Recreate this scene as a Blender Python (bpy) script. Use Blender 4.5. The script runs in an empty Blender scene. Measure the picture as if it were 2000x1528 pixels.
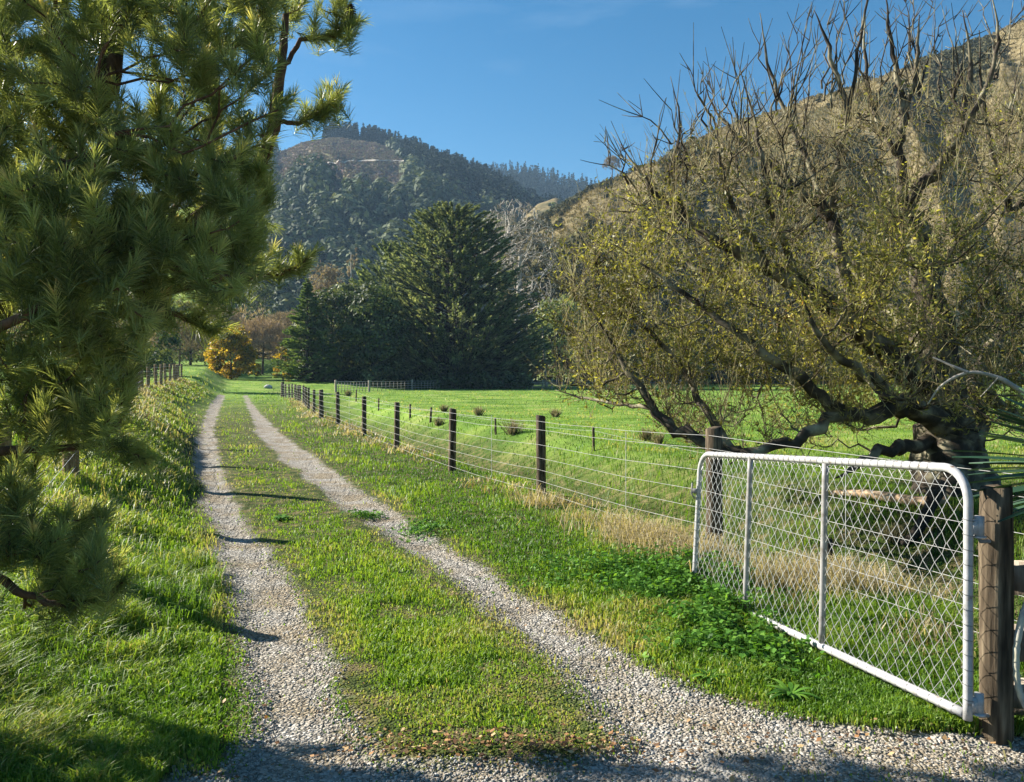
import bpy, math, random
import numpy as np
from mathutils import kdtree, Vector
rng = np.random.default_rng(11)
random.seed(11)
S = bpy.context.scene
C = S.collection
R = math.radians

# ------------------------------------------------------------------ camera, sky, sun, exposure
CAM_Z = 1.56
F_PX = 1650.0                        # focal length in pixels of the 2000 px wide photograph
cam = bpy.data.cameras.new('camera')
cam.sensor_width = 36
cam.lens = F_PX / 2000 * 36
cam.shift_y = -0.0145
cam.clip_start = 0.05
cam.clip_end = 9000
cam_o = bpy.data.objects.new('camera', cam)
C.objects.link(cam_o)
cam_o.location = (0, 0, CAM_Z)
cam_o.rotation_euler = (R(90), 0, 0)
S.camera = cam_o

SUN_EL, SUN_FWD = 29.0, 23.0         # elevation; how far the sun stands forward of straight left
sdir = Vector((-math.cos(R(SUN_FWD)) * math.cos(R(SUN_EL)), math.sin(R(SUN_FWD)) * math.cos(R(SUN_EL)), math.sin(R(SUN_EL))))
w = bpy.data.worlds.new('World'); S.world = w; w.use_nodes = True
nt = w.node_tree; nt.nodes.clear()
sky = nt.nodes.new('ShaderNodeTexSky'); sky.sky_type = 'NISHITA'; sky.sun_disc = False
sky.sun_elevation = R(SUN_EL); sky.sun_rotation = R(-(90 - SUN_FWD))
sky.altitude = 300; sky.air_density = 1.0; sky.dust_density = 0.6; sky.ozone_density = 2.6
bg = nt.nodes.new('ShaderNodeBackground'); bg.inputs[1].default_value = 0.05
wo = nt.nodes.new('ShaderNodeOutputWorld')
# a few thin high clouds, in sky direction space
tc = nt.nodes.new('ShaderNodeTexCoord'); mp = nt.nodes.new('ShaderNodeMapping')
mp.inputs['Scale'].default_value = (1.2, 1.2, 7.0)
nz = nt.nodes.new('ShaderNodeTexNoise'); nz.inputs['Scale'].default_value = 2.1; nz.inputs['Detail'].default_value = 7; nz.inputs['Distortion'].default_value = .6
cr = nt.nodes.new('ShaderNodeValToRGB'); cr.color_ramp.elements[0].position = .50; cr.color_ramp.elements[1].position = .85
cr.color_ramp.elements[1].color = (.35, .35, .35, 1)
mx = nt.nodes.new('ShaderNodeMixRGB'); mx.inputs['Color2'].default_value = (5.2, 6.2, 7.6, 1)
nt.links.new(tc.outputs['Generated'], mp.inputs[0]); nt.links.new(mp.outputs[0], nz.inputs['Vector'])
nt.links.new(nz.outputs[0], cr.inputs[0]); nt.links.new(cr.outputs[0], mx.inputs['Fac'])
nt.links.new(sky.outputs[0], mx.inputs['Color1']); hs_ = nt.nodes.new('ShaderNodeHueSaturation'); hs_.inputs['Saturation'].default_value = 1.42; hs_.inputs['Hue'].default_value = .492; hs_.inputs['Value'].default_value = .9; nt.links.new(mx.outputs[0], hs_.inputs['Color']); nt.links.new(hs_.outputs[0], bg.inputs[0]); nt.links.new(bg.outputs[0], wo.inputs[0])

sl = bpy.data.lights.new('sun', 'SUN'); sl.energy = 5.0; sl.angle = R(0.5); sl.color = (1, .93, .82)
slo = bpy.data.objects.new('sun', sl); C.objects.link(slo)
slo.rotation_euler = (-sdir).to_track_quat('-Z', 'Y').to_euler(); slo.location = (-30, 20, 40)
S.view_settings.view_transform = 'Standard'; S.view_settings.look = 'None'
S.view_settings.exposure = 1.6; S.view_settings.gamma = 1
S.render.engine = 'CYCLES'
cy = S.cycles
cy.max_bounces = 6; cy.diffuse_bounces = 3; cy.glossy_bounces = 2; cy.transmission_bounces = 4; cy.transparent_max_bounces = 4; cy.volume_bounces = 0
cy.sample_clamp_indirect = 6; cy.use_denoising = True; cy.use_adaptive_sampling = True; cy.adaptive_threshold = 0.012

# ------------------------------------------------------------------ helpers
def P(px, py, d):
    """world point seen at photo pixel px,py at depth d"""
    return np.array([(px - 1000) / F_PX * d, d, CAM_Z + (735 - py) / F_PX * d])

def on_ground(px, py, lo=3.0, hi=120.0):
    """where the sight line of a photo pixel meets the ground"""
    d = np.geomspace(lo, hi, 900); x = (px - 1000) / F_PX * d; z = CAM_Z + (735 - py) / F_PX * d
    k = np.argmax(z < H(x, d)); return np.array([x[k], d[k], float(H(x[k], d[k]))])

def tag(o, label=None, cat=None, group=None, kind=None):
    if label: o['label'] = label
    if cat: o['category'] = cat
    if group: o['group'] = group
    if kind: o['kind'] = kind
    return o

def empty(name, loc=(0, 0, 0), label=None, cat=None, group=None, rz=0):
    o = bpy.data.objects.new(name, None); C.objects.link(o)
    o.location = loc; o.rotation_euler = (0, 0, rz); o.empty_display_size = .2
    return tag(o, label, cat, group)

def mk(name, V, Fs, mat, parent=None, attrs=None, smooth=False, loc=None):
    """one mesh object; Fs a face array or a list of them; V in the parent's local space"""
    V = np.asarray(V, dtype=np.float32)
    if not isinstance(Fs, (list, tuple)): Fs = [Fs]
    Fs = [np.asarray(f, dtype=np.int32) for f in Fs if len(f)]
    me = bpy.data.meshes.new(name)
    me.vertices.add(len(V)); me.vertices.foreach_set('co', V.ravel())
    nl = sum(f.size for f in Fs); npo = sum(len(f) for f in Fs)
    me.loops.add(nl); me.polygons.add(npo)
    me.loops.foreach_set('vertex_index', np.concatenate([f.ravel() for f in Fs]))
    tot = np.concatenate([np.full(len(f), f.shape[1], dtype=np.int32) for f in Fs])
    st = np.concatenate([[0], np.cumsum(tot)[:-1]]).astype(np.int32)
    me.polygons.foreach_set('loop_start', st)
    me.polygons.foreach_set('loop_total', tot)
    if smooth: me.polygons.foreach_set('use_smooth', np.ones(npo, dtype=bool))
    me.update(calc_edges=True)
    for k, a in (attrs or {}).items():
        at = me.attributes.new(k, 'FLOAT', 'POINT'); at.data.foreach_set('value', np.asarray(a, dtype=np.float32))
    me.materials.append(mat)
    o = bpy.data.objects.new(name, me); C.objects.link(o)
    if parent is not None: o.parent = parent
    if loc is not None: o.location = loc
    return o

class MB:
    """collects pieces with one attribute v"""
    def __init__(s): s.V = []; s.F = {}; s.a = []; s.n = 0
    def add(s, V, F, v=0.5):
        V = np.asarray(V, float).reshape(-1, 3)
        for f in (F if isinstance(F, list) else [F]):
            f = np.asarray(f)
            if len(f): s.F.setdefault(f.shape[1], []).append(f + s.n)
        s.V.append(V); s.a.append(np.broadcast_to(np.asarray(v, float), (len(V),))); s.n += len(V)
        return s
    def build(s, name, mat, parent=None, smooth=False, off=None):
        V = np.concatenate(s.V)
        if off is not None: V = V - np.asarray(off)
        return mk(name, V, [np.concatenate(x) for x in s.F.values()], mat, parent, {'v': np.concatenate(s.a)}, smooth)

def unit(a): return a / (np.linalg.norm(a, axis=-1, keepdims=True) + 1e-9)

def tubes(Pt, Rd, k=4, cap=False):
    """many tubes at once: Pt (M,n,3), Rd (M,n)"""
    Pt = np.asarray(Pt, float); Rd = np.asarray(Rd, float)
    if Pt.ndim == 2: Pt = Pt[None]; Rd = Rd[None]
    M, n, _ = Pt.shape
    T = unit(np.gradient(Pt, axis=1))
    ax = unit(Pt[:, -1] - Pt[:, 0])
    ref = np.where(np.abs(ax[:, 2:3]) > .8, np.array([[1., .1, 0]]), np.array([[0, .1, 1.]]))
    ref = unit(np.cross(ax, ref))
    U = unit(np.cross(T, ref[:, None, :])); W = np.cross(T, U)
    th = np.arange(k) / k * 2 * np.pi
    V = Pt[:, :, None, :] + Rd[:, :, None, None] * (np.cos(th)[None, None, :, None] * U[:, :, None, :] + np.sin(th)[None, None, :, None] * W[:, :, None, :])
    idx = np.arange(M * n * k).reshape(M, n, k)
    a = idx[:, :-1]; b = idx[:, 1:]
    F = np.stack([a, np.roll(a, -1, 2), np.roll(b, -1, 2), b], -1).reshape(-1, 4)
    Fs = [F]
    if cap:
        Fs.append(idx[:, 0, ::-1].reshape(M, k)); Fs.append(idx[:, -1].reshape(M, k))
    return V.reshape(-1, 3), Fs

def smooth_path(pts, n):
    """Catmull-Rom through pts"""
    pts = np.asarray(pts, float); m = len(pts)
    Q = np.vstack([2 * pts[0] - pts[1], pts, 2 * pts[-1] - pts[-2]])
    t = np.linspace(0, m - 1 - 1e-6, n); i = t.astype(int); f = (t - i)[:, None]
    p0, p1, p2, p3 = Q[i], Q[i + 1], Q[i + 2], Q[i + 3]
    return .5 * (2 * p1 + (p2 - p0) * f + (2 * p0 - 5 * p1 + 4 * p2 - p3) * f ** 2 + (3 * p1 - p0 - 3 * p2 + p3) * f ** 3)

def box(c, s, rz=0.0, bev=0.0):
    sx, sy, sz = np.asarray(s) / 2
    V = np.array([[x, y, z] for z in (-1, 1) for x, y in ((-1, -1), (1, -1), (1, 1), (-1, 1))], float) * [sx, sy, sz]
    cs, sn = math.cos(rz), math.sin(rz)
    V = np.stack([V[:, 0] * cs - V[:, 1] * sn, V[:, 0] * sn + V[:, 1] * cs, V[:, 2]], -1) + np.asarray(c)
    return V, np.array([[3, 2, 1, 0], [4, 5, 6, 7], [0, 1, 5, 4], [1, 2, 6, 5], [2, 3, 7, 6], [3, 0, 4, 7]])

def rand_dirs(n):
    return unit(rng.normal(size=(n, 3)))

def cards(Cn, D, Nn, L, W):
    """rhombic leaves: centres Cn, long axis D, facing Nn"""
    D = unit(D); Sd = unit(np.cross(D, Nn))
    L = np.broadcast_to(L, (len(Cn),))[:, None]; W = np.broadcast_to(W, (len(Cn),))[:, None]
    V = np.stack([Cn - D * L / 2, Cn + Sd * W / 2 + D * L * .08, Cn + D * L / 2, Cn - Sd * W / 2 + D * L * .08], 1)
    return V.reshape(-1, 3), np.arange(len(Cn) * 4).reshape(-1, 4)

def rep(a, k): return np.repeat(a, k, axis=0)

# value noise, vectorised
_perm = rng.random((256, 256))
def vnoise(x, y):
    xi = np.floor(x).astype(int); yi = np.floor(y).astype(int); fx = x - xi; fy = y - yi
    fx = fx * fx * (3 - 2 * fx); fy = fy * fy * (3 - 2 * fy)
    g = lambda a, b: _perm[a & 255, b & 255]
    return (g(xi, yi) * (1 - fx) + g(xi + 1, yi) * fx) * (1 - fy) + (g(xi, yi + 1) * (1 - fx) + g(xi + 1, yi + 1) * fx) * fy
def fbm(x, y, o=4):
    s = 0; a = .5
    for i in range(o):
        s = s + a * vnoise(x * 2 ** i + 17 * i, y * 2 ** i + 31 * i); a *= .5
    return s / (1 - .5 ** o)
def sstep(a, b, x):
    t = np.clip((x - a) / (b - a), 0, 1); return t * t * (3 - 2 * t)

# ------------------------------------------------------------------ materials
def mat(name):
    m = bpy.data.materials.new(name); m.use_nodes = True
    return m, m.node_tree, m.node_tree.nodes['Principled BSDF']
def N(nt, t, **kw):
    n = nt.nodes.new(t)
    for k, v in kw.items():
        if k in n.inputs: n.inputs[k].default_value = v
        else: setattr(n, k, v)
    return n
def ramp(nt, stops, src=None):
    r = nt.nodes.new('ShaderNodeValToRGB'); e = r.color_ramp.elements
    while len(e) < len(stops): e.new(.5)
    for el, (p, c) in zip(e, stops): el.position = p; el.color = (*c, 1)
    if src is not None: nt.links.new(src, r.inputs[0])
    return r
def attr(nt, name='v'):
    a = nt.nodes.new('ShaderNodeAttribute'); a.attribute_name = name; return a.outputs['Fac']
def bump(nt, b, h, strength, dist=.02):
    bp = nt.nodes.new('ShaderNodeBump'); bp.inputs['Strength'].default_value = strength; bp.inputs['Distance'].default_value = dist
    nt.links.new(h, bp.inputs['Height']); nt.links.new(bp.outputs[0], b.inputs['Normal']); return bp

def leafmat(name, stops, transl=.35, rough=.55, spec=.3, tint=1.3):
    """foliage: colour from the per-leaf attribute v, part of the light passing through"""
    m, nt, b = mat(name)
    r = ramp(nt, stops, attr(nt))
    nt.links.new(r.outputs[0], b.inputs['Base Color'])
    b.inputs['Roughness'].default_value = rough; b.inputs['Specular IOR Level'].default_value = spec
    if transl > 0:
        t = nt.nodes.new('ShaderNodeBsdfTranslucent')
        mu = nt.nodes.new('ShaderNodeMixRGB'); mu.blend_type = 'MULTIPLY'; mu.inputs[0].default_value = 1
        mu.inputs[2].default_value = (tint * 1.05, tint, tint * .45, 1)
        nt.links.new(r.outputs[0], mu.inputs[1]); nt.links.new(mu.outputs[0], t.inputs[0])
        mx = nt.nodes.new('ShaderNodeMixShader'); mx.inputs[0].default_value = transl
        out = nt.nodes['Material Output']
        nt.links.new(b.outputs[0], mx.inputs[1]); nt.links.new(t.outputs[0], mx.inputs[2]); nt.links.new(mx.outputs[0], out.inputs[0])
    return m

def noisemat(name, stops, scale=4, detail=6, rough=.9, bstr=.5, bdist=.02, coord='Object', stretch=(1, 1, 1), spec=.2):
    m, nt, b = mat(name)
    tc = nt.nodes.new('ShaderNodeTexCoord'); mp = nt.nodes.new('ShaderNodeMapping'); mp.inputs['Scale'].default_value = stretch
    nt.links.new(tc.outputs[coord], mp.inputs[0])
    n = N(nt, 'ShaderNodeTexNoise', Scale=scale, Detail=detail); nt.links.new(mp.outputs[0], n.inputs['Vector'])
    r = ramp(nt, stops, n.outputs[0]); nt.links.new(r.outputs[0], b.inputs['Base Color'])
    b.inputs['Roughness'].default_value = rough; b.inputs['Specular IOR Level'].default_value = spec
    if bstr: bump(nt, b, n.outputs[0], bstr, bdist)
    return m

M_postwood = noisemat('weathered_wood', [(.3, (.022, .017, .011)), (.48, (.075, .056, .036)), (.6, (.13, .10, .065)), (.78, (.25, .205, .135))], scale=6, detail=8, bstr=.9, bdist=.01, stretch=(6, 6, .7))
M_palewood = noisemat('pale_wood', [(.3, (.15, .12, .09)), (.55, (.38, .32, .25)), (.8, (.6, .55, .46))], scale=7, detail=8, bstr=.8, bdist=.008, stretch=(5, 5, 1))
M_bark = noisemat('dark_bark', [(.3, (.012, .010, .008)), (.55, (.045, .036, .028)), (.8, (.13, .11, .08))], scale=9, detail=8, bstr=1.0, bdist=.03, stretch=(2, 2, .5))
M_twig = noisemat('lichen_twig', [(.35, (.10, .075, .035)), (.5, (.23, .185, .09)), (.7, (.44, .41, .22))], scale=5, bstr=.3)
M_limb = noisemat('willow_limb_bark', [(.3, (.022, .018, .013)), (.47, (.065, .052, .038)), (.57, (.17, .15, .10)), (.75, (.38, .36, .24))], scale=4, detail=9, bstr=1.0, bdist=.02)
M_pinebark = noisemat('pine_bark', [(.3, (.04, .022, .014)), (.55, (.13, .075, .045)), (.8, (.24, .15, .09))], scale=12, detail=8, bstr=1, bdist=.02, stretch=(2, 2, .6))
M_fwire = noisemat('dull_fence_wire', [(.3, (.26, .26, .25)), (.7, (.46, .46, .44))], scale=20, rough=.5, bstr=0, spec=.5)
M_galv = noisemat('galvanised_wire', [(.3, (.45, .45, .44)), (.7, (.72, .72, .7))], scale=20, rough=.42, bstr=0, spec=.6)
M_galv.node_tree.nodes['Principled BSDF'].inputs['Metallic'].default_value = .35
# ------------------------------------------------------------------ the lie of the land
LF = np.array([  # left fence line: depth, x, ground height under it
    (-20, 5.5, .1), (0, -1.6, 0.1), (3, -2.65, .1), (6, -3.65, .16), (9, -4.7, .45), (12, -5.65, .70), (16, -7.35, .8), (20, -9.1, .85), (25, -11.2, .86), (30, -13.3, .88), (36, -15.8, .9),
    (39, -16.8, .95), (42, -17.7, 1.0), (48, -19.7, 1.1), (54, -21.6, 1.2), (60, -23.7, 1.28), (66, -25.6, 1.32), (80, -30, 1.4), (120, -43, 1.7)], float)
LF[0, 1] = -.2; LF[1, 1] = -2.0
RF = np.array([  # right fence line: depth, x
    (-20, 11.5), (0, 4.5), (2.6, 3.62), (4.67, 2.83), (7.46, 1.79), (10.9, .38), (13.9, -.99), (18.1, -2.47), (22, -3.85), (27, -5.56), (31, -7.0), (35, -8.2), (39, -9.4), (43, -10.5), (47, -11.6),
    (51, -12.8), (55, -14.0), (58, -14.9), (60, -15.9), (62.8, -17.05), (75, -21.5), (120, -36)], float)
def lfx(y): return np.interp(y, LF[:, 0], LF[:, 1])
def lfh(y): return np.interp(y, LF[:, 0], LF[:, 2])
def rfx(y): return np.interp(y, RF[:, 0], RF[:, 1])

# wheel tracks, as photo rows -> depth, left edge, right edge in metres
def _rows(t):
    out = []
    for py, a, b in t:
        d = 2574.0 / (py - 735); out.append((d, (a - 1000) / F_PX * d, (b - 1000) / F_PX * d))
    return np.array(sorted(out))
TL = _rows([(770, 430, 441), (785, 415, 436), (800, 405, 428), (850, 386, 418), (900, 376, 428), (950, 388, 450), (1000, 402, 475), (1050, 420, 505), (1100, 428, 550), (1150, 442, 585), (1200, 457, 615),
            (1250, 470, 630), (1300, 476, 650), (1350, 480, 665), (1400, 478, 690), (1450, 468, 715), (1500, 440, 770), (1560, 420, 830)])
TR = _rows([(770, 473, 482), (785, 478, 491), (800, 485, 502), (850, 505, 552), (900, 553, 625), (950, 615, 690), (1000, 680, 768), (1050, 755, 852), (1100, 835, 930), (1150, 905, 1015), (1200, 965, 1100),
            (1250, 1020, 1180), (1300, 1075, 1275), (1350, 1130, 1385), (1400, 1180, 1530), (1425, 1200, 1740), (1436, 1205, 1960), (1450, 1215, 2600), (1560, 900, 3000)])
def gravel(x, y):
    """>0 inside gravel; metres from the ragged edge"""
    j = (fbm(x * 2.3 + 40, y * 1.3 + 7, 3) - .5) * .34 + (fbm(x * 9, y * 7, 2) - .5) * .12
    a = np.minimum(x - np.interp(y, TL[:, 0], TL[:, 1]), np.interp(y, TL[:, 0], TL[:, 2]) - x)
    b = np.minimum(x - np.interp(y, TR[:, 0], TR[:, 1]), np.interp(y, TR[:, 0], TR[:, 2]) - x)
    g = np.maximum(a, b)
    apron = 3.42 - y - .06 * np.abs(x)            # the wider gravel round the camera
    g = np.maximum(g, np.where(x > -1.35, apron, -9.))
    g = np.where(y > 69, 69 - y, g)
    return g + j * np.clip(.45 + y * .02, .4, 1.0)

def H(x, y):
    x = np.asarray(x, float); y = np.asarray(y, float)
    z = np.zeros(np.broadcast(x, y).shape)
    # bank on the left
    lx = lfx(y); h = lfh(y); wd = np.interp(y, [3, 6, 12, 20, 36, 60], [1.6, 1.4, 1.15, 1.7, 2.3, 2.9])
    s = x - lx
    q_ = np.clip(s / wd, 0, 1); z = z + h * (1 - (.75 * q_ + .25 * sstep(0, 1, q_)))
    z = z + h * .0 + np.clip(-s - 4, 0, 60) * .012
    z = z + np.where((s < wd * 1.3) & (s > -1), (fbm(x * 1.1, y * .9, 3) - .5) * .22 * np.clip(h, 0, 1), 0) * sstep(1.3, .8, s / wd) * sstep(-1, -.3, s)
    # ditch behind the right-hand fence
    r = (x - rfx(y)) * .88
    amp = .95 * sstep(2.0, 6, y) * (1 - sstep(45, 60, y)) * np.where(y > 0, 1, 0)
    z = z - amp * sstep(.25, 1.7, r) * (1 - sstep(2.3, 4.4, r)) * (1 + .35 * (fbm(x * .6, y * .5, 3) - .5))
    # wheel ruts and grassy hump
    g = gravel(x, y)
    z = z - .03 * sstep(-.05, .15, g) * (y > 2.9)
    # gentle unevenness
    z = z + (fbm(x * .7 + 3, y * .7, 3) - .5) * .07 * sstep(2, 6, y)
    # land climbs beyond the end of the drive
    az = x / np.maximum(y, 1)
    far = sstep(72, 112, y) * 1.15 * (1 - sstep(-.22, -.12, az)) + sstep(108, 200, y) * 3 + np.clip(y - 200, 0, 3000) * .012
    return z + far

u = np.concatenate([np.linspace(-5, -1.3, 24)[:-1], np.arange(-1.3, -1.0, .02), np.arange(-1.0, 1.0, .0058), np.arange(1.0, 1.3, .02), np.linspace(1.3, 5, 24)])
ds = [-60, -40, -25, -15, -9, -6, -4, -2.5, -1.5, -.8, 0, .6, 1.2, 1.7]; d = 2.0
while d < 1990:
    ds.append(d); d += .045 + d * (.0105 if d < 110 else .03)
ds = np.array(ds)
wd_ = np.where(ds > 0, .8 * ds + 5 * (1 - np.exp(-ds / 6)) + 1.5, 1.5 + np.abs(ds) * .8)
X = u[None, :] * wd_[:, None]; Y = np.broadcast_to(ds[:, None], X.shape)
Z = H(X, Y)
Gm = gravel(X, Y)
nr, nc = X.shape
idx = np.arange(nr * nc).reshape(nr, nc)
GF = np.stack([idx[:-1, :-1], idx[:-1, 1:], idx[1:, 1:], idx[1:, :-1]], -1).reshape(-1, 4)

# ground: soil and sward, gravel where the wheels run (attribute g = metres inside the gravel)
m, nt, b = mat('ground_soil')
tcn = nt.nodes.new('ShaderNodeTexCoord')
def nzn(scale, det=5, vec=None):
    n = N(nt, 'ShaderNodeTexNoise', Scale=scale, Detail=det); nt.links.new(vec or tcn.outputs['Object'], n.inputs['Vector']); return n
n1 = nzn(.35, 6); n2 = nzn(5, 6); n3 = nzn(38, 4)
soil = ramp(nt, [(.3, (.03, .05, .012)), (.48, (.065, .085, .022)), (.6, (.14, .12, .055)), (.8, (.22, .17, .10))], n2.outputs[0])
field = ramp(nt, [(.3, (.07, .15, .02)), (.45, (.13, .24, .033)), (.6, (.22, .32, .06)), (.72, (.31, .33, .12))], n1.outputs[0])
mxf = N(nt, 'ShaderNodeMixRGB'); nt.links.new(attr(nt, 'pad'), mxf.inputs[0]); nt.links.new(soil.outputs[0], mxf.inputs[1]); nt.links.new(field.outputs[0], mxf.inputs[2])
wv = N(nt, 'ShaderNodeMixRGB', blend_type='MULTIPLY'); wv.inputs[0].default_value = .55
wr = ramp(nt, [(.35, (.62, .62, .6)), (.6, (1.1, 1.1, 1.0))], nzn(1.6, 6).outputs[0])
nt.links.new(mxf.outputs[0], wv.inputs[1]); nt.links.new(wr.outputs[0], wv.inputs[2])
vor = N(nt, 'ShaderNodeTexVoronoi', Scale=62.0); nt.links.new(tcn.outputs['Object'], vor.inputs['Vector'])
vor2 = N(nt, 'ShaderNodeTexVoronoi', Scale=24.0); nt.links.new(tcn.outputs['Object'], vor2.inputs['Vector'])
grc = ramp(nt, [(0, (.16, .145, .12)), (.45, (.27, .25, .215)), (.8, (.37, .35, .31)), (1, (.48, .46, .42))])
sep = N(nt, 'ShaderNodeSeparateColor'); nt.links.new(vor.outputs['Color'], sep.inputs[0]); nt.links.new(sep.outputs[0], grc.inputs[0])
dirt = ramp(nt, [(.42, (1, 1, 1)), (.62, (.78, .68, .52))], nzn(2.2, 5).outputs[0])
gm2 = N(nt, 'ShaderNodeMixRGB', blend_type='MULTIPLY'); gm2.inputs[0].default_value = .9
nt.links.new(grc.outputs[0], gm2.inputs[1]); nt.links.new(dirt.outputs[0], gm2.inputs[2])
ga = N(nt, 'ShaderNodeMath', operation='MULTIPLY_ADD'); nt.links.new(attr(nt, 'g'), ga.inputs[0]); ga.inputs[1].default_value = 9; 
nb = nzn(14, 4); sb = N(nt, 'ShaderNodeMath', operation='MULTIPLY_ADD'); nt.links.new(nb.outputs[0], sb.inputs[0]); sb.inputs[1].default_value = 2.4; sb.inputs[2].default_value = -.75
nt.links.new(sb.outputs[0], ga.inputs[2])
cl = N(nt, 'ShaderNodeClamp'); nt.links.new(ga.outputs[0], cl.inputs[0])
mg = N(nt, 'ShaderNodeMixRGB'); nt.links.new(cl.outputs[0], mg.inputs[0]); nt.links.new(wv.outputs[0], mg.inputs[1]); nt.links.new(gm2.outputs[0], mg.inputs[2])
nt.links.new(mg.outputs[0], b.inputs['Base Color']); b.inputs['Roughness'].default_value = .95; b.inputs['Specular IOR Level'].default_value = .1
hm = N(nt, 'ShaderNodeMath', operation='ADD'); nt.links.new(vor.outputs['Distance'], hm.inputs[0]); nt.links.new(vor2.outputs['Distance'], hm.inputs[1])
hs = N(nt, 'ShaderNodeMath', operation='SUBTRACT'); nt.links.new(n3.outputs[0], hs.inputs[0]); nt.links.new(hm.outputs[0], hs.inputs[1])
bump(nt, b, hs.outputs[0], .9, .018)
M_ground = m
padv = sstep(3.0, 5.0, X - rfx(Y)) * sstep(9, 22, Y) + sstep(60, 70, Y) * (X < rfx(Y)) + sstep(22, 60, Y) * .75
ground = mk('ground', np.stack([X, Y, Z], -1).reshape(-1, 3), GF, M_ground, attrs={'g': np.clip(Gm, -3, 3).ravel(), 'pad': np.clip(padv, 0, 1).ravel()}, smooth=True)
tag(ground, kind='structure')

# driveway gravel as a sheet 4 mm above the sward: only the wheel tracks and the apron
sel = ((Gm[:-1, :-1] > .1) & (Gm[:-1, 1:] > .1) & (Gm[1:, 1:] > .1) & (Gm[1:, :-1] > .1) & (Y[:-1, :-1] > -7)).ravel()
fs = GF[sel]; us, inv = np.unique(fs.ravel(), return_inverse=True)
GV = np.stack([X, Y, Z + .004], -1).reshape(-1, 3)[us]
drive = mk('driveway', GV, inv.reshape(-1, 4), M_ground, attrs={'g': np.full(len(us), 1.5), 'pad': np.zeros(len(us))}, smooth=True)
tag(drive, kind='structure')

# ------------------------------------------------------------------ hills
def hill(name, pxs, sky_pts, d0, dr_pts, base, material, amp, prof, nt_=110, back=.45, extra=None, freq=(.02, 5)):
    sk = np.array(sky_pts, float); px = np.arange(pxs[0], pxs[1] + 1, pxs[2], dtype=float)
    ys = np.interp(px, sk[:, 0], sk[:, 1]) + (fbm(px * .035, px * 0 + 3, 4) - .5) * 7
    dr = np.interp(px, *np.array(dr_pts, float).T)
    t = np.concatenate([np.linspace(0, 1, nt_), 1 + np.linspace(.02, 1, 24) * back])
    zs = CAM_Z + (735 - ys) / F_PX * dr
    T, Xp = np.meshgrid(t, px, indexing='ij')
    D = d0 + (dr[None] - d0) * T
    t1 = np.clip(T, 0, 1)
    sh = np.interp(t1, np.linspace(0, 1, len(prof)), prof)
    drop = np.clip(T - 1, 0, None) / back
    Zh = base + (zs[None] - base) * (sh - .95 * drop ** 1.6)
    rid = 1 - np.abs(fbm(Xp * freq[0] + T * 1.7, T * freq[1] * .3 + 5, 4) * 2 - 1)
    n2 = fbm(Xp * freq[0] * 4, T * freq[1] * 2, 4) - .5
    env = np.sin(np.pi * np.clip(T, 0, 1)) ** .8 * (T < 1)
    if extra: env = env * (1 - .35 * sstep(0, 1, extra(Xp, T)) * (amp > 20)) * (1 - .55 * sstep(.35, .6, T) * (amp > 20))
    Zh = Zh + amp * env * ((rid - .62) * 1.6 + n2 * .5)
    Xw = (Xp - 1000) / F_PX * D
    n_r, n_c = T.shape; ix = np.arange(n_r * n_c).reshape(n_r, n_c)
    Fq = np.stack([ix[:-1, :-1], ix[:-1, 1:], ix[1:, 1:], ix[1:, :-1]], -1).reshape(-1, 4)
    at = {'t': T.ravel(), 'p': (Xp / 2000).ravel()}
    if extra: at['v'] = extra(Xp, T).ravel()
    o = mk(name, np.stack([Xw, D, Zh], -1).reshape(-1, 3), Fq, material, attrs=at, smooth=True)
    tag(o, kind='structure')
    def surf(qx, qt):
        """world points on this hill at photo column qx, slope fraction qt"""
        i = np.clip(np.interp(qt, t, np.arange(len(t))), 0, len(t) - 1.001); j = np.clip((qx - px[0]) / pxs[2], 0, len(px) - 1.001)
        i0 = i.astype(int); j0 = j.astype(int); fi = i - i0; fj = j - j0
        g = lambda A: (A[i0, j0] * (1 - fi) + A[i0 + 1, j0] * fi) * (1 - fj) + (A[i0, j0 + 1] * (1 - fi) + A[i0 + 1, j0 + 1] * fi) * fj
        return np.stack([g(Xw), g(D), g(Zh)], -1)
    return surf

def hillmat(name, base_stops, patch_stops, sc=.02, patch=(.5, .6), fine=.4):
    m, nt, b = mat(name)
    tc = nt.nodes.new('ShaderNodeTexCoord')
    a = N(nt, 'ShaderNodeTexNoise', Scale=sc * 3, Detail=8); nt.links.new(tc.outputs['Object'], a.inputs['Vector'])
    a2 = N(nt, 'ShaderNodeTexNoise', Scale=fine, Detail=6); nt.links.new(tc.outputs['Object'], a2.inputs['Vector'])
    c1 = ramp(nt, base_stops, a2.outputs[0]); c2 = ramp(nt, patch_stops, a2.outputs[0])
    f = ramp(nt, [(patch[0], (0, 0, 0)), (patch[1], (1, 1, 1))], a.outputs[0])
    ad = N(nt, 'ShaderNodeMath', operation='ADD', use_clamp=True); nt.links.new(f.outputs[0], ad.inputs[0]); nt.links.new(attr(nt, 'v'), ad.inputs[1])
    mx = N(nt, 'ShaderNodeMixRGB'); nt.links.new(ad.outputs[0], mx.inputs[0]); nt.links.new(c1.outputs[0], mx.inputs[1]); nt.links.new(c2.outputs[0], mx.inputs[2])
    nt.links.new(mx.outputs[0], b.inputs['Base Color']); b.inputs['Roughness'].default_value = 1; b.inputs['Specular IOR Level'].default_value = 0
    bump(nt, b, a2.outputs[0], .8, 1.2)
    return m

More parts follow.
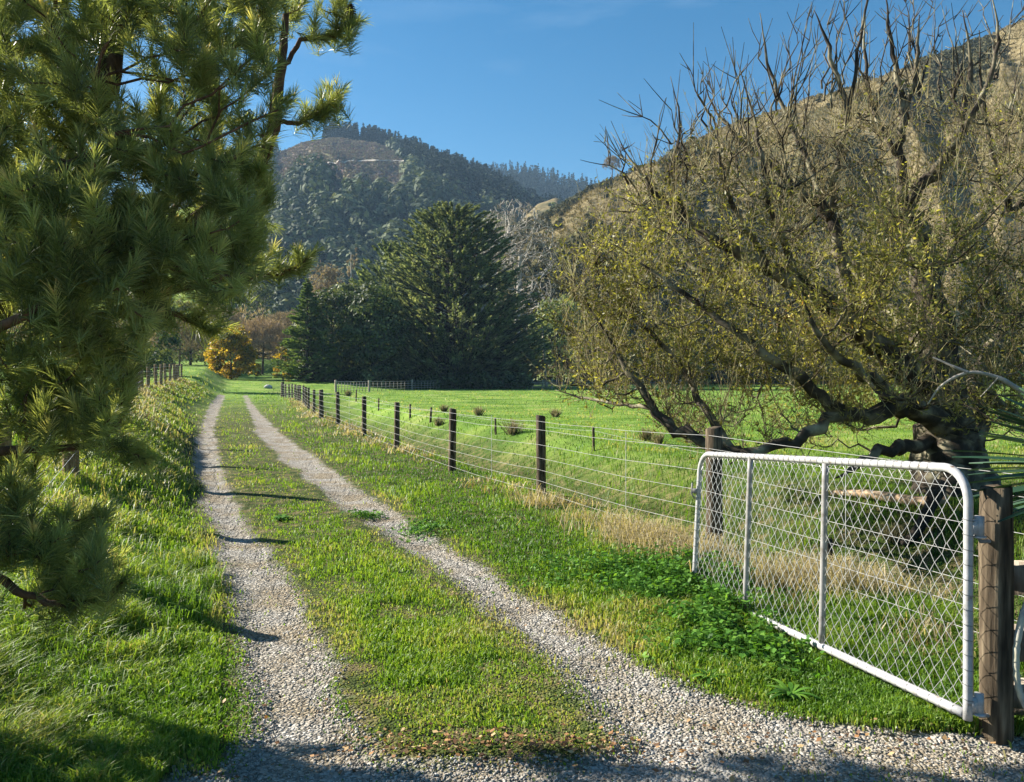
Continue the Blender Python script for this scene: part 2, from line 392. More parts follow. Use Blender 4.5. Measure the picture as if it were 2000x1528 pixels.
# forested mountain; the cleared summit is attribute v
def clear_area(px, t):
    j = (fbm(px * .03, t * 9, 3) - .5)
    a = sstep(.46, .50, t + j * .12) * sstep(520, 560, px) * (1 - sstep(770, 800, px + j * 60 + (t - .7) * 40))
    b = sstep(.36, .41, t + j * .08) * sstep(640, 665, px + j * 40) * (1 - sstep(730, 755, px + j * 40))
    return np.clip(a + b, 0, 1)
M_mtn = hillmat('mountain_slope', [(.35, (.02, .035, .018)), (.6, (.05, .07, .03))], [(.35, (.11, .075, .07)), (.48, (.19, .135, .115)), (.58, (.16, .155, .08)), (.7, (.24, .20, .14))], sc=.001, patch=(.9, 1.0), fine=.022)
far_surf = hill('hills', (850, 1700, 6), [(850, 362), (900, 352), (950, 349), (1000, 346), (1060, 356), (1120, 368), (1180, 382), (1400, 400), (1700, 420)], 700, [(800, 1150), (1700, 1150)], 10, M_mtn, 12, [0, .5, .8, 1], nt_=40,
     extra=lambda p, t: p * 0)
MT_AMP = 28
mt_surf = hill('hills', (-700, 1300, 6), [(-700, 640), (-300, 600), (150, 520), (300, 430), (420, 360), (500, 312), (560, 296), (600, 281), (645, 267), (700, 277), (735, 281), (800, 305), (850, 322), (900, 340), (950, 362), (1000, 386), (1100, 430), (1300, 500)],
     300, [(-700, 700), (500, 760), (1300, 780)], 6, M_mtn, MT_AMP, [0, .10, .22, .36, .5, .62, .73, .83, .93, 1], extra=clear_area, freq=(.010, 7))
# dry grass hill on the right
M_rhill = hillmat('dry_grass_slope', [(.3, (.11, .09, .045)), (.5, (.18, .145, .075)), (.7, (.25, .21, .12))], [(.35, (.055, .055, .025)), (.6, (.11, .10, .05))], sc=.02, patch=(.55, .68), fine=.35)
rh_surf = hill('hills', (930, 3200, 6), [(930, 730), (960, 640), (985, 520), (1003, 458), (1040, 442), (1081, 420), (1152, 371), (1200, 357), (1246, 336), (1300, 311), (1400, 262), (1500, 227), (1600, 194), (1700, 163), (1800, 125), (1900, 85), (2000, 42), (2300, -80), (3200, -300)],
     128, [(930, 300), (1300, 300), (2300, 290), (3200, 200)], 1.5, M_rhill, 7, [0, .07, .18, .31, .46, .6, .73, .84, .93, 1], extra=lambda p, t: .8 * sstep(.57, .64, fbm(p * .006 + 3, t * 3.0, 3) + .08 * sstep(.6, .2, t)) * sstep(1.0, .9, t), freq=(.006, 5))
# small tan knoll between them
knoll = hill('hills', (1020, 1300, 5), [(1020, 430), (1050, 400), (1085, 388), (1120, 398), (1180, 400), (1300, 420)], 330, [(1000, 480), (1300, 480)], 8, M_rhill, 4, [0, .3, .6, .85, 1], nt_=40, extra=lambda p, t: p * 0)
# sunlit pasture hill on the left
M_lhill = hillmat('pasture_slope', [(.3, (.14, .19, .035)), (.6, (.24, .30, .07))], [(.35, (.1, .14, .03)), (.6, (.2, .24, .06))], sc=.02, patch=(.6, .8), fine=.3)
lh_surf = hill('hills', (-1600, 470, 8), [(-1600, 300), (-400, 400), (0, 430), (200, 440), (300, 430), (370, 405), (410, 410), (430, 440), (447, 500), (460, 600), (470, 720)], 150, [(-1600, 260), (470, 260)], 3, M_lhill, 4, [0, .2, .45, .7, .9, 1], nt_=60,
     extra=lambda p, t: p * 0)
# ------------------------------------------------------------------ fences
def post_mesh(mb, x, y, z0, h, r, lean=(0, 0), k=12, depth=.25, chamfer=True, v=.5):
    n = 7
    t = np.linspace(0, 1, n)
    path = np.stack([x + lean[0] * t * h, y + lean[1] * t * h, z0 - depth + (h + depth) * t], -1)
    rr = r * (1.04 - .08 * t) * (1 + .05 * (rng.random(n) - .5))
    if chamfer:
        path = np.vstack([path, path[-1] + [0, 0, r * .12]]); rr = np.append(rr, rr[-1] * .86)
    V, Fs = tubes(path[None], rr[None], k, cap=True)
    V = V + rng.normal(size=V.shape) * r * .03
    # slightly slanted sawn top
    top = V[:, 2] > z0 + h - .01
    V[top, 2] += (V[top, 0] - x) * rng.normal() * .25
    return mb.add(V, Fs, v)

def wire(pts, r, sag=.012, seg=5, k=4, wob=.004):
    out = []
    for a, b in zip(pts[:-1], pts[1:]):
        t = np.linspace(0, 1, seg, endpoint=False)
        q = a[None] * (1 - t[:, None]) + b[None] * t[:, None]
        q[:, 2] -= sag * 4 * t * (1 - t); q[1:, 2] += rng.normal(size=seg - 1) * wob
        out.append(q)
    out.append(pts[-1][None]); p = np.vstack(out)
    d = np.clip(p[:, 1], 2, 90)
    return tubes(p[None], (r * (1 + d * .03))[None], k)

# right-hand post and wire fence, down the drive to the strainer
fr = empty('wire_fence', (1.79, 7.46, 0), 'seven-wire fence on dark round posts along the right side of the drive', 'fence')
off = np.array([1.79, 7.46, 0])
rposts = [(3.62, 2.6, .075, 1.1), (1.79, 7.46, .074, 1.09), (.38, 10.9, .062, 1.04), (-.99, 13.9, .06, 1.02), (-2.47, 18.1, .062, 1.0), (-3.85, 22, .062, 1.02), (-5.56, 27, .062, 1.04), (-7.0, 31, .085, 1.05),
          (-8.2, 35, .06, 1.0), (-9.4, 39, .06, 1.02), (-10.5, 43, .06, 1.0), (-11.6, 47, .06, 1.02), (-12.8, 51, .06, 1.0), (-13.5, 53.3, .06, 1.0), (-14.2, 55.5, .06, 1.0), (-14.9, 58, .06, 1.0), (-15.4, 59.2, .06, 1.02), (-15.9, 60.3, .06, 1.0), (-16.5, 61.6, .06, 1.0), (-17.05, 62.8, .13, 1.12)]
for i, (x, y, r, h) in enumerate(rposts):
    mb = MB(); post_mesh(mb, x, y, float(H(x, y)), h, r, (rng.normal() * .012, rng.normal() * .012))
    if i == 3:   # split top
        pass
    po = mb.build('post', M_postwood, fr, off=off)
    if i == 19: tag(po, 'thick strainer post at the far end of the fence')
    if i == 1: tag(po, 'thick pale-sided post behind the near end of the gate')
for hgt in (.98, .87, .68, .51, .36, .22, .09):
    pts = [np.array([x - r * .9, y - r * .6, float(H(x, y)) + hgt * h / 1.04 * (1 if i not in (0,) else 1.0)]) for i, (x, y, r, h) in enumerate(rposts)]
    V, Fs = wire(pts, .0016, sag=.02)
    mk('wire', V - off, Fs, M_fwire, fr)
# light vertical battens between the near posts
for (x, y) in ((1.2, 8.9), (2.35, 5.95), (-.3, 12.4), (-4.7, 24.4)):
    mb = MB(); z = float(H(x, y)) + .08
    V, Fs = tubes(np.array([[[x, y, z], [x, y, z + .9]]]), np.array([[.003, .003]]), 4); mb.add(V, Fs)
    mb.build('batten', M_galv, fr, off=off)

# left-hand fence on top of the bank
M_tanpost = noisemat('tan_post_wood', [(.3, (.09, .055, .03)), (.5, (.24, .155, .085)), (.75, (.42, .30, .17))], scale=6, detail=8, bstr=.8, bdist=.01, stretch=(6, 6, .7))
lf = empty('wire_fence', (-3.65, 6, .16), 'wire fence on tan round posts along the top of the left grass bank', 'fence')
off = np.array([-3.65, 6, .16])
lposts = [(6.0, .085), (9.0, .08), (12.0, .085), (15.5, .075), (19, .075), (23, .075), (27, .075), (31.5, .075), (36, .09), (39, .08), (42, .08), (45, .08), (48, .08), (51, .08), (54, .08), (57, .08), (60, .08), (63, .08)]
lp = []
for y, r in lposts:
    x = float(lfx(y)); z = float(H(x, y)); lp.append(np.array([x, y, z]))
    mb = MB(); post_mesh(mb, x, y, z, 1.12 if y != 12 else 1.2, r, (rng.normal() * .015, rng.normal() * .015)); mb.build('post', M_tanpost, lf, off=off)
for hgt in (1.0, .82, .64, .46, .3, .15):
    V, Fs = wire([p + [.07, -.03, hgt] for p in lp], .002); mk('wire', V - off, Fs, M_galv, lf)

# low electric fence with thin stakes beyond the ditch
ef = empty('electric_fence', (2.1, 17.5, 0), 'low fence of thin short stakes beyond the ditch at the paddock edge', 'fence'); off = np.array([2.1, 17.5, 0])
est = [(1160, 882, 47), (969, 850, 33), (840, 826, 30), (801, 817, 27), (739, 803, 25), (695, 785, 23), (1625, 910, 20), (1396, 898, 30)]
epts = []
for px, py, hp in est[:6]:
    x, d, z = on_ground(px, py); h = CAM_Z + (735 - (py - hp)) / F_PX * d - z
    mb = MB(); post_mesh(mb, x, d, z, max(h, .4), .03 if d < 30 else .045, (rng.normal() * .03, 0), k=6); mb.build('stake', M_postwood, ef, off=off); epts.append(np.array([x, d, z + max(h, .4) * .85]))
x, d = 3.6, 9.6
mb = MB(); post_mesh(mb, x, d, float(H(x, d)), .6, .045, (0, 0), k=8); mb.build('stake', M_bark, ef, off=off); epts.insert(0, np.array([x, d, .45]))
V, Fs = wire(epts, .0012, sag=.03); mk('wire', V - off, Fs, M_galv, ef)

# paddock fence in front of the big conifers
pf = empty('paddock_fence', P(721, 765, 88), 'distant paddock fence with pale posts in front of the dark conifers', 'fence'); off = P(721, 765, 88)
pp = [(656, 768, 24, .12), (721, 767, 22, .11), (805, 762, 20, .10), (870, 760, 17, .07), (935, 759, 17, .07), (1000, 759, 17, .07), (1040, 758, 20, .1), (1060, 758, 18, .08), (1078, 758, 20, .1), (1130, 759, 18, .07), (1190, 759, 18, .07), (1250, 759, 18, .07), (1330, 759, 18, .07)]
wp = []
for px, py, hp, r in pp:
    d = min(2574 / (py - 735), 104); x = (px - 1000) / F_PX * d; z = float(H(x, d)); h = hp / F_PX * d
    mb = MB(); post_mesh(mb, x, d, z, h, r, k=7); mb.build('post', M_palewood, pf, off=off); wp.append(np.array([x, d, z]))
for hgt in (1.0, .75, .5, .25):
    V, Fs = wire([p + [0, -.1, hgt] for p in wp], .0035, sag=.02, seg=3); mk('wire', V - off, Fs, M_galv, pf)
mb = MB()
for q in range(len(wp) - 1):
    for f in np.arange(.08, 1, .09):
        p = wp[q] * (1 - f) + wp[q + 1] * f
        V, Fs = box(p + [0, 0, .45], (.05, .04, .9)); mb.add(V, Fs)
mb.build('batten_row', M_palewood, pf, off=off)['kind'] = 'stuff'

# ------------------------------------------------------------------ the open gate
M_paint = noisemat('white_painted_pipe', [(.27, (.14, .085, .055)), (.33, (.30, .27, .24)), (.38, (.35, .35, .345)), (.6, (.43, .43, .435)), (.75, (.50, .50, .505))], scale=26, detail=6, rough=.38, bstr=.06, bdist=.003, spec=.5)
M_dull = noisemat('bare_galvanised_pipe', [(.3, (.17, .15, .13)), (.5, (.27, .265, .255)), (.75, (.35, .34, .33))], scale=22, detail=6, rough=.45, bstr=.08, bdist=.003, spec=.6)
GB0, GT0 = np.array([1.972, 3.655, .095]), np.array([1.975, 3.655, 1.16])
GB1, GT1 = np.array([1.375, 6.38, -.03]), np.array([1.425, 6.38, .975])
def gp(uu, vv):
    uu = np.asarray(uu, float)[..., None]; vv = np.asarray(vv, float)[..., None]
    return (GB0 * (1 - uu) + GB1 * uu) * (1 - vv) + (GT0 * (1 - uu) + GT1 * uu) * vv
GL, GH = 2.79, 1.06
gate = empty('farm_gate', GB0, 'white pipe farm gate filled with diamond wire mesh, standing open on the grass', 'gate')
def gtube(uv, r, name, mt, n=40, k=14):
    uv = np.array(uv, float); p = gp(uv[:, 0], uv[:, 1])
    V, Fs = tubes(p[None], np.full((1, len(p)), r), k, cap=True)
    return mk(name, V - GB0, Fs, mt, gate, smooth=True)
cr_ = .15                                        # corner radius
arc0 = [(cr_ / GL * (1 - math.cos(a)), 1 - cr_ / GH * (1 - math.sin(a))) for a in np.linspace(0, math.pi / 2, 10)]
arc1 = [(1 - cr_ / GL * (1 - math.cos(a)), 1 - cr_ / GH * (1 - math.sin(a))) for a in np.linspace(math.pi / 2, 0, 10)]
fo = gtube([(0, -.02)] + [(0, v) for v in np.linspace(.05, .8, 12)] + arc0 + [(q, 1) for q in np.linspace(.08, .92, 40)] + arc1 + [(1, v) for v in np.linspace(.82, 0, 12)], .0195, 'pipe_frame', M_paint)
gtube([(q, 0) for q in np.linspace(.008, 1, 30)], .021, 'bottom_rail', M_paint)
for q in (.396, .7146): gtube([(q, v) for v in np.linspace(.02, .985, 12)], .018, 'stile', M_dull)
nrm = unit(np.cross(GB1 - GB0, GT0 - GB0)[None])[0]
# chain-link: each wire zigzags up the gate and hooks its neighbours
dw, dh = .039, .048
nc_ = int((GL - .02) / dw); nv = int(GH / dh)
MBm = MB(); ut = [];
for i in range(nc_):
    vv = np.arange(nv + 1) * dh / GH
    left = (np.arange(nv + 1) % 2) ^ (i % 2)
    uu = (.012 + (i + left) * dw) / GL
    vv = np.clip(vv + rng.normal(size=len(vv)) * .002, .012, .988); uu = uu + rng.normal(size=len(uu)) * .0008
    e = np.minimum(uu, 1 - uu) * GL
    vmax = 1 - np.where(e < cr_, (cr_ - np.sqrt(np.clip(cr_ ** 2 - (cr_ - e) ** 2, 0, None))) / GH, 0) - .01
    vv = np.minimum(vv, vmax)
    p = gp(uu, vv) + nrm * (np.where(left, .003, -.003)[:, None]) * (1 if i % 2 else -1)
    ut.append(p)
V, Fs = tubes(np.array(ut), np.full((len(ut), nv + 1), .00175), 4)
mk('wire_mesh', V - GB0, Fs, M_galv, gate)
# lacing wire spiralled round the frame
def lace(uvs, turns, rr=.0245):
    p = gp(np.array(uvs)[:, 0], np.array(uvs)[:, 1]); n = turns * 14
    L = np.concatenate([[0], np.cumsum(np.linalg.norm(np.diff(p, axis=0), axis=1))]); s = np.linspace(0, L[-1], n)
    c = np.stack([np.interp(s, L, p[:, j]) for j in range(3)], -1)
    T = unit(np.gradient(c, axis=0)); A = nrm[None] + T * 0; B_ = np.cross(T, A)
    # one tight turn at each interval, then a run along the pipe's inside
    ph = np.linspace(0, turns, n); fr_ = ph % 1; ang = 2 * np.pi * np.clip(fr_ / .35, 0, 1)
    q = c + rr * (np.cos(ang)[:, None] * B_ + np.sin(ang)[:, None] * A)
    return tubes(q[None], np.full((1, n), .0016), 4)
M_wiredark = noisemat('dull_lacing_wire', [(.3, (.16, .16, .16)), (.7, (.3, .3, .29))], scale=20, rough=.5, bstr=0)
mb = MB()
for uvs, tn in (([(0.08, 1), (.92, 1)], 38), ([(.02, 0), (.99, 0)], 36), ([(0, .05), (0, .84)], 13), ([(1, .05), (1, .84)], 13)):
    V, Fs = lace(uvs, tn); mb.add(V, Fs)
mb.build('lacing_wire', M_wiredark, gate, off=GB0)
# hinge eyes welded to the stile
for v in (.765, .045):
    c = gp(0, v); mb = MB()
    V, Fs = tubes(np.array([[c + [.048, 0, -.04], c + [.048, 0, .045]]]), np.array([[.02, .02]]), 12, cap=True); mb.add(V, Fs)
    V, Fs = box(c + [.026, 0, -.002], (.04, .03, .06)); mb.add(V, Fs)
    V, Fs = tubes(np.array([[c + [.048, 0, -.048], c + [.048, 0, -.041]]]), np.array([[.028, .028]]), 12, cap=True); mb.add(V, Fs)
    mb.build('hinge_eye', M_paint, fo, off=GB0)
# latch fitting on the far stile
c = gp(1, .72); mb = MB()
V, Fs = box(c + [-.02, 0, .0], (.06, .02, .035)); mb.add(V, Fs)
V, Fs = tubes(np.array([[c + [-.05, 0, .06], c + [-.055, 0, -.02], c + [-.03, 0, -.06]]]), np.array([[.006, .006, .006]]), 6, cap=True); mb.add(V, Fs)
mb.build('latch', M_wiredark, fo, off=GB0)

# gate post
mb = MB(); post_mesh(mb, 2.118, 3.70, 0, 1.075, .066, (.004, 0), k=20, depth=.3, chamfer=False)
gpo = mb.build('gate_post', M_postwood); tag(gpo, 'thick round timber post carrying the hinges of the white gate', 'post')
for v in (.735, .025):       # gudgeon pins from the post
    c = gp(0, v); mb = MB()
    V, Fs = tubes(np.array([[c + [.048, 0, .03], c + [.048, 0, -.02], c + [.052, 0, -.032], c + [.09, .01, -.034], c + [.16, .03, -.034]]]), np.array([[.009] * 5]), 8, cap=True); mb.add(V, Fs)
    mb.build('gudgeon_pin', M_wiredark, gpo)

# timber rail fence running off behind the post
rf = empty('rail_fence', (2.33, 3.82, 0), 'weathered plank fence joining the gate post at the right edge', 'fence'); off = np.array([2.33, 3.82, 0])
for zc, hh in ((.66, .15), (.37, .16), (.13, .15)):
    mb = MB(); V, Fs = box((3.05, 3.76, zc), (1.72, .045, hh), rz=-.02)
    V = V + rng.normal(size=V.shape) * .004; mb.add(V, Fs); mb.build('plank', M_palewood, rf, off=off)
mb = MB(); post_mesh(mb, 3.4, 3.86, 0, 1.1, .07); mb.build('post', M_postwood, rf, off=off)
mb = MB(); V, Fs = box((2.075, 3.84, .22), (.03, .03, .5)); mb.add(V, Fs); pk = mb.build('wooden_stake', M_palewood); tag(pk, 'thin pale stake hidden behind the left side of the gate post', 'stake')
# pale hose looped over the planks
pth = smooth_path([(2.31, 3.62, .93), (2.25, 3.62, .72), (2.18, 3.62, .50), (2.160, 3.62, .33), (2.185, 3.62, .18), (2.27, 3.62, .07), (2.45, 3.62, .02), (2.8, 3.6, .02)], 60)
rr = .0135 + .004 * (rng.random(60) - .5) * (np.arange(60) < 34)
V, Fs = tubes(pth[None], rr[None], 10, cap=True)
M_hose = noisemat('lichened_hose', [(.35, (.30, .30, .30)), (.5, (.5, .48, .38)), (.7, (.58, .55, .36))], scale=9, detail=6, rough=.7, bstr=.8, bdist=.008)
ho = mk('garden_hose', V, Fs, M_hose, smooth=True); tag(ho, 'stiff grey lichen-crusted hose looping down in front of the planks', 'hose')

# ------------------------------------------------------------------ utility poles
pb = P(1067, 757, 118); pb[2] = float(H(pb[0], pb[1]))
up = empty('utility_pole', pb, 'pale concrete power pole right of the big dark conifer', 'pole')
mb = MB(); V, Fs = tubes(np.array([[[0, 0, -.3], [-.25, 0, 3.6], [-.5, 0, 8.4]]]), np.array([[.2, .17, .13]]), 10, cap=True); mb.add(V, Fs); mb.build('shaft', M_palewood, up)
mb = MB(); V, Fs = box((-.5, -.15, 8.0), (1.9, .1, .12)); mb.add(V, Fs); mb.build('crossarm', M_bark, up)
pb = P(452, 742, 170); pb[2] = float(H(pb[0], pb[1]))
up = empty('utility_pole', pb, 'slim power pole with a crossarm rising behind the autumn tree', 'pole')
mb = MB(); V, Fs = tubes(np.array([[[0, 0, -.3], [0, 0, 16.4]]]), np.array([[.18, .13]]), 8, cap=True); mb.add(V, Fs); mb.build('shaft', M_palewood, up)
mb = MB(); V, Fs = box((0, -.15, 13.9), (3.0, .14, .16)); mb.add(V, Fs); xa = mb.build('crossarm', M_bark, up)
for q in (-1.3, -.5, .5, 1.3):
    mb = MB(); V, Fs = tubes(np.array([[[q, -.15, 13.9], [q, -.15, 14.25]]]), np.array([[.07, .05]]), 6, cap=True); mb.add(V, Fs); mb.build('insulator', M_paint, xa)
mb = MB(); V, Fs = tubes(np.array([[[0, -.1, 16.4], [0, -.1, 16.75]]]), np.array([[.15, .09]]), 8, cap=True); mb.add(V, Fs); mb.build('insulator', M_paint, up)

# drinking trough / boulder far down the drive
def rock(name, c, s, mt, label, cat, group=None):
    bm = 3
    import bmesh
    b_ = bmesh.new(); bmesh.ops.create_icosphere(b_, subdivisions=bm, radius=1)
    V = np.array([v.co for v in b_.verts]); F = np.array([[v.index for v in f.verts] for f in b_.faces]); b_.free()
    V = V * (1 + .35 * (fbm(V[:, 0] * 1.7 + V[:, 2] * 3 + c[0], V[:, 1] * 1.7 + 9, 3)[:, None] - .5)) * s
    o = mk(name, V, F, mt, loc=c); return tag(o, label, cat, group)
M_rock = noisemat('pale_stone', [(.3, (.2, .2, .2)), (.6, (.5, .5, .48))], scale=6)
c = P(524, 757, 86); c[2] = float(H(c[0], c[1])) + .12
rock('boulder', c, (.42, .3, .26), M_rock, 'small pale boulder on the far grass left of the strainer post', 'boulder')

# fallen log and broken limb beside the willow
M_logwood = noisemat('bare_log_wood', [(.3, (.20, .13, .08)), (.5, (.42, .3, .19)), (.75, (.6, .47, .33))], scale=3, detail=8, bstr=.6, stretch=(1, 3, 3))
a_, b_ = on_ground(1625, 968) + [0, 0, .03], on_ground(1800, 990) + [0, 0, .06]
pth = smooth_path([a_, a_ * .6 + b_ * .4 + [0, 0, .03], b_, b_ + [.25, -.15, .06]], 24)
V, Fs = tubes(pth[None], (np.interp(np.arange(24), [0, 10, 23], [.035, .065, .08]) * (1 + .1 * (rng.random(24) - .5)))[None], 12, cap=True)
lg = mk('fallen_log', V, Fs, M_logwood, smooth=True); tag(lg, 'pale barkless log lying on the grass behind the gate mesh', 'log')
br = [P(1830, 1000, 10.2), P(1810, 1015, 9.6), P(1785, 1035, 9.2), P(1762, 1058, 8.8)]
br = np.array([on_ground(1838, 1012) + [0, 0, .42], on_ground(1812, 1040) + [0, 0, .22], on_ground(1788, 1062) + [0, 0, .1], on_ground(1762, 1072) + [0, 0, .03]])
pth = smooth_path(br, 20); V, Fs = tubes(pth[None], (np.interp(np.arange(20), [0, 10, 19], [.09, .06, .045]) * (1 + .25 * (rng.random(20) - .5)))[None], 10, cap=True)
lg = mk('broken_limb', V, Fs, M_bark, smooth=True); tag(lg, 'dark broken limb propped from the willow foot down to the grass', 'fallen branch')
# ------------------------------------------------------------------ foliage materials
G_willow = leafmat('willow_leaves', [(0, (.09, .095, .026)), (.3, (.18, .18, .048)), (.55, (.27, .27, .075)), (.78, (.38, .36, .10)), (.93, (.56, .50, .14)), (1, (.34, .20, .07))], .45, .5, .35)
G_pine = leafmat('pine_needles', [(0, (.09, .115, .045)), (.35, (.20, .245, .09)), (.65, (.35, .40, .15)), (.88, (.54, .53, .22)), (1, (.58, .44, .20))], .48, .42, .5)
G_maca = leafmat('macrocarpa_foliage', [(0, (.03, .05, .03)), (.35, (.10, .135, .075)), (.65, (.23, .27, .15)), (1, (.38, .41, .26))], .42, .7, .15)
G_dark = leafmat('dark_evergreen_leaves', [(0, (.02, .036, .02)), (.5, (.065, .095, .04)), (.8, (.17, .20, .08)), (1, (.32, .35, .17))], .3, .6, .25)
G_spruce = leafmat('spruce_foliage', [(0, (.04, .08, .03)), (.5, (.13, .20, .06)), (1, (.26, .33, .11))], .35, .6, .2)
G_grey = leafmat('grey_green_leaves', [(0, (.07, .10, .05)), (.5, (.17, .22, .11)), (1, (.33, .38, .19))], .35, .6, .2)
G_autumn = leafmat('autumn_leaves', [(0, (.03, .045, .01)), (.35, (.09, .10, .02)), (.6, (.28, .21, .03)), (.85, (.58, .38, .05)), (1, (.60, .44, .07))], .4, .5, .25)
G_brown = leafmat('bare_twig_haze', [(0, (.12, .09, .07)), (.5, (.24, .19, .14)), (1, (.38, .31, .23))], .25, .8, .1)
G_russet = leafmat('russet_twigs', [(0, (.17, .125, .095)), (.5, (.31, .23, .165)), (1, (.46, .35, .25))], .2, .8, .1)
G_olive = leafmat('olive_leaves', [(0, (.08, .09, .03)), (.5, (.17, .18, .06)), (1, (.32, .30, .10))], .3, .7, .15)
G_forest = leafmat('native_forest_leaves', [(0, (.02, .035, .018)), (.5, (.06, .085, .04)), (.85, (.11, .14, .06)), (1, (.20, .22, .11))], .15, .75, .15)
G_ridge = leafmat('plantation_pine_leaves', [(0, (.010, .02, .012)), (.6, (.02, .035, .018)), (1, (.035, .055, .028))], .05, .8, .1)
G_scrub = leafmat('scrub_leaves', [(0, (.03, .033, .015)), (.5, (.065, .065, .03)), (1, (.13, .12, .055))], .1, .8, .1)

def clump_leaves(cen, rad, per, L, W, flat=.0, vb=None, outward=.55, dome=0):
    """leaf cards on small clumps; cen (M,3), rad (M,) or (M,3)"""
    M = len(cen); rad = np.asarray(rad, float)
    if rad.ndim == 1: rad = np.repeat(rad[:, None], 3, 1)
    d = rand_dirs(M * per); q = rep(cen, per) + d * rep(rad, per) * (rng.random((M * per, 1)) ** .35)
    D = unit(d * outward + rand_dirs(M * per) * (1 - outward) + [0, 0, flat]); Nn = unit(rand_dirs(M * per) + [0, 0, .7])
    if dome:      # leaves lie like shingles over a rounded clump
        d = unit(d * [1, 1, .8] + [0, 0, .3]); q = rep(cen, per) + d * rep(rad, per) * (.78 + .3 * rng.random((M * per, 1)))
        Nn = unit(d * dome + rand_dirs(M * per) * (1 - dome)); D = unit(np.cross(Nn, rand_dirs(M * per)))
    s = .6 + .8 * rng.random(M * per)
    V, F = cards(q, D, Nn, L * s, W * s)
    vv = (rep(vb if vb is not None else rng.random(M) * .5, per) + rng.random(M * per) * .5)
    return V, F, rep(vv, 4)

def skeleton_tree(root_h, base_r, n_branch, reach, rise, seedpts=None, spread=None, k=5):
    """trunk and limbs for a small or distant tree, local coordinates"""
    mb = MB(); hs = np.linspace(.25, .95, n_branch) * root_h
    t = np.linspace(0, 1, 6); bend = rng.normal(size=2) * .04 * root_h
    tp = np.stack([bend[0] * t ** 2, bend[1] * t ** 2, -.3 + (root_h + .3) * t], -1)
    V, Fs = tubes(tp[None], (base_r * (1 - .85 * t))[None], 8); mb.add(V, Fs)
    az = rng.random(n_branch) * 6.283
    P0 = np.stack([np.interp(hs, tp[:, 2], tp[:, 0]), np.interp(hs, tp[:, 2], tp[:, 1]), hs], -1)
    L = reach * (.6 + .5 * rng.random(n_branch)) * (1 - .45 * (hs / root_h))
    dirs = np.stack([np.cos(az), np.sin(az), np.full(n_branch, rise)], -1)
    s = np.linspace(0, 1, 5)[None, :, None]
    pts = P0[:, None] + dirs[:, None] * L[:, None, None] * s + np.array([0, 0, 1.]) * (s ** 2) * L[:, None, None] * .25
    V, Fs = tubes(pts, base_r * .32 * (1 - .8 * s[..., 0]) * np.ones((n_branch, 1)), k); mb.add(V, Fs)
    return mb

def round_tree(name, pos, h, w, gm, label, cat='tree', group=None, ncl=70, per=60, leaf=(.5, .22), z0=.18, taper=1.0, dens=1.0, twigs=M_bark, vshift=0, depthw=None, outward=.5, flat=0, dome=0):
    """tree with an uneven crown of leaf clumps"""
    e = empty(name, pos, label, cat, group or {'evergreen_tree': 'dark evergreens around the paddock', 'hedge_tree': 'trees of the hedgerow behind the paddock', 'hill_bush': 'dark bushes on the hill skyline', 'shrub': 'yellow autumn shrubs', 'grey_green_tree': 'soft green trees beside the power pole'}.get(name))
    skeleton_tree(h * .8, .022 * h, 12, w * .42, .8).build('trunk', twigs, e)
    dw = depthw or w
    th = rng.random(ncl) * 6.283; uu = rng.random(ncl)
    zz = z0 + (1 - z0) * uu ** .8
    prof = np.sqrt(np.clip(1 - ((zz - z0 - (1 - z0) * .38) / ((1 - z0) * .66)) ** 2, .03, 1)) ** taper
    rr = prof * (.45 + .55 * rng.random(ncl) ** .4)
    cen = np.stack([np.cos(th) * rr * w / 2 * .86, np.sin(th) * rr * dw / 2 * .86, zz * h * .93], -1)
    rad = (.07 + .11 * rng.random(ncl)) * (w + h) / 2
    V, F, a = clump_leaves(cen, np.stack([rad, rad, rad * .75], -1), int(per * dens), leaf[0], leaf[1], flat=flat, outward=outward, dome=dome or (.62 if gm in (G_dark, G_grey, G_olive) else 0))
    mk('crown', V, F, gm, e, {'v': np.clip(a + vshift, 0, 1)})
    return e

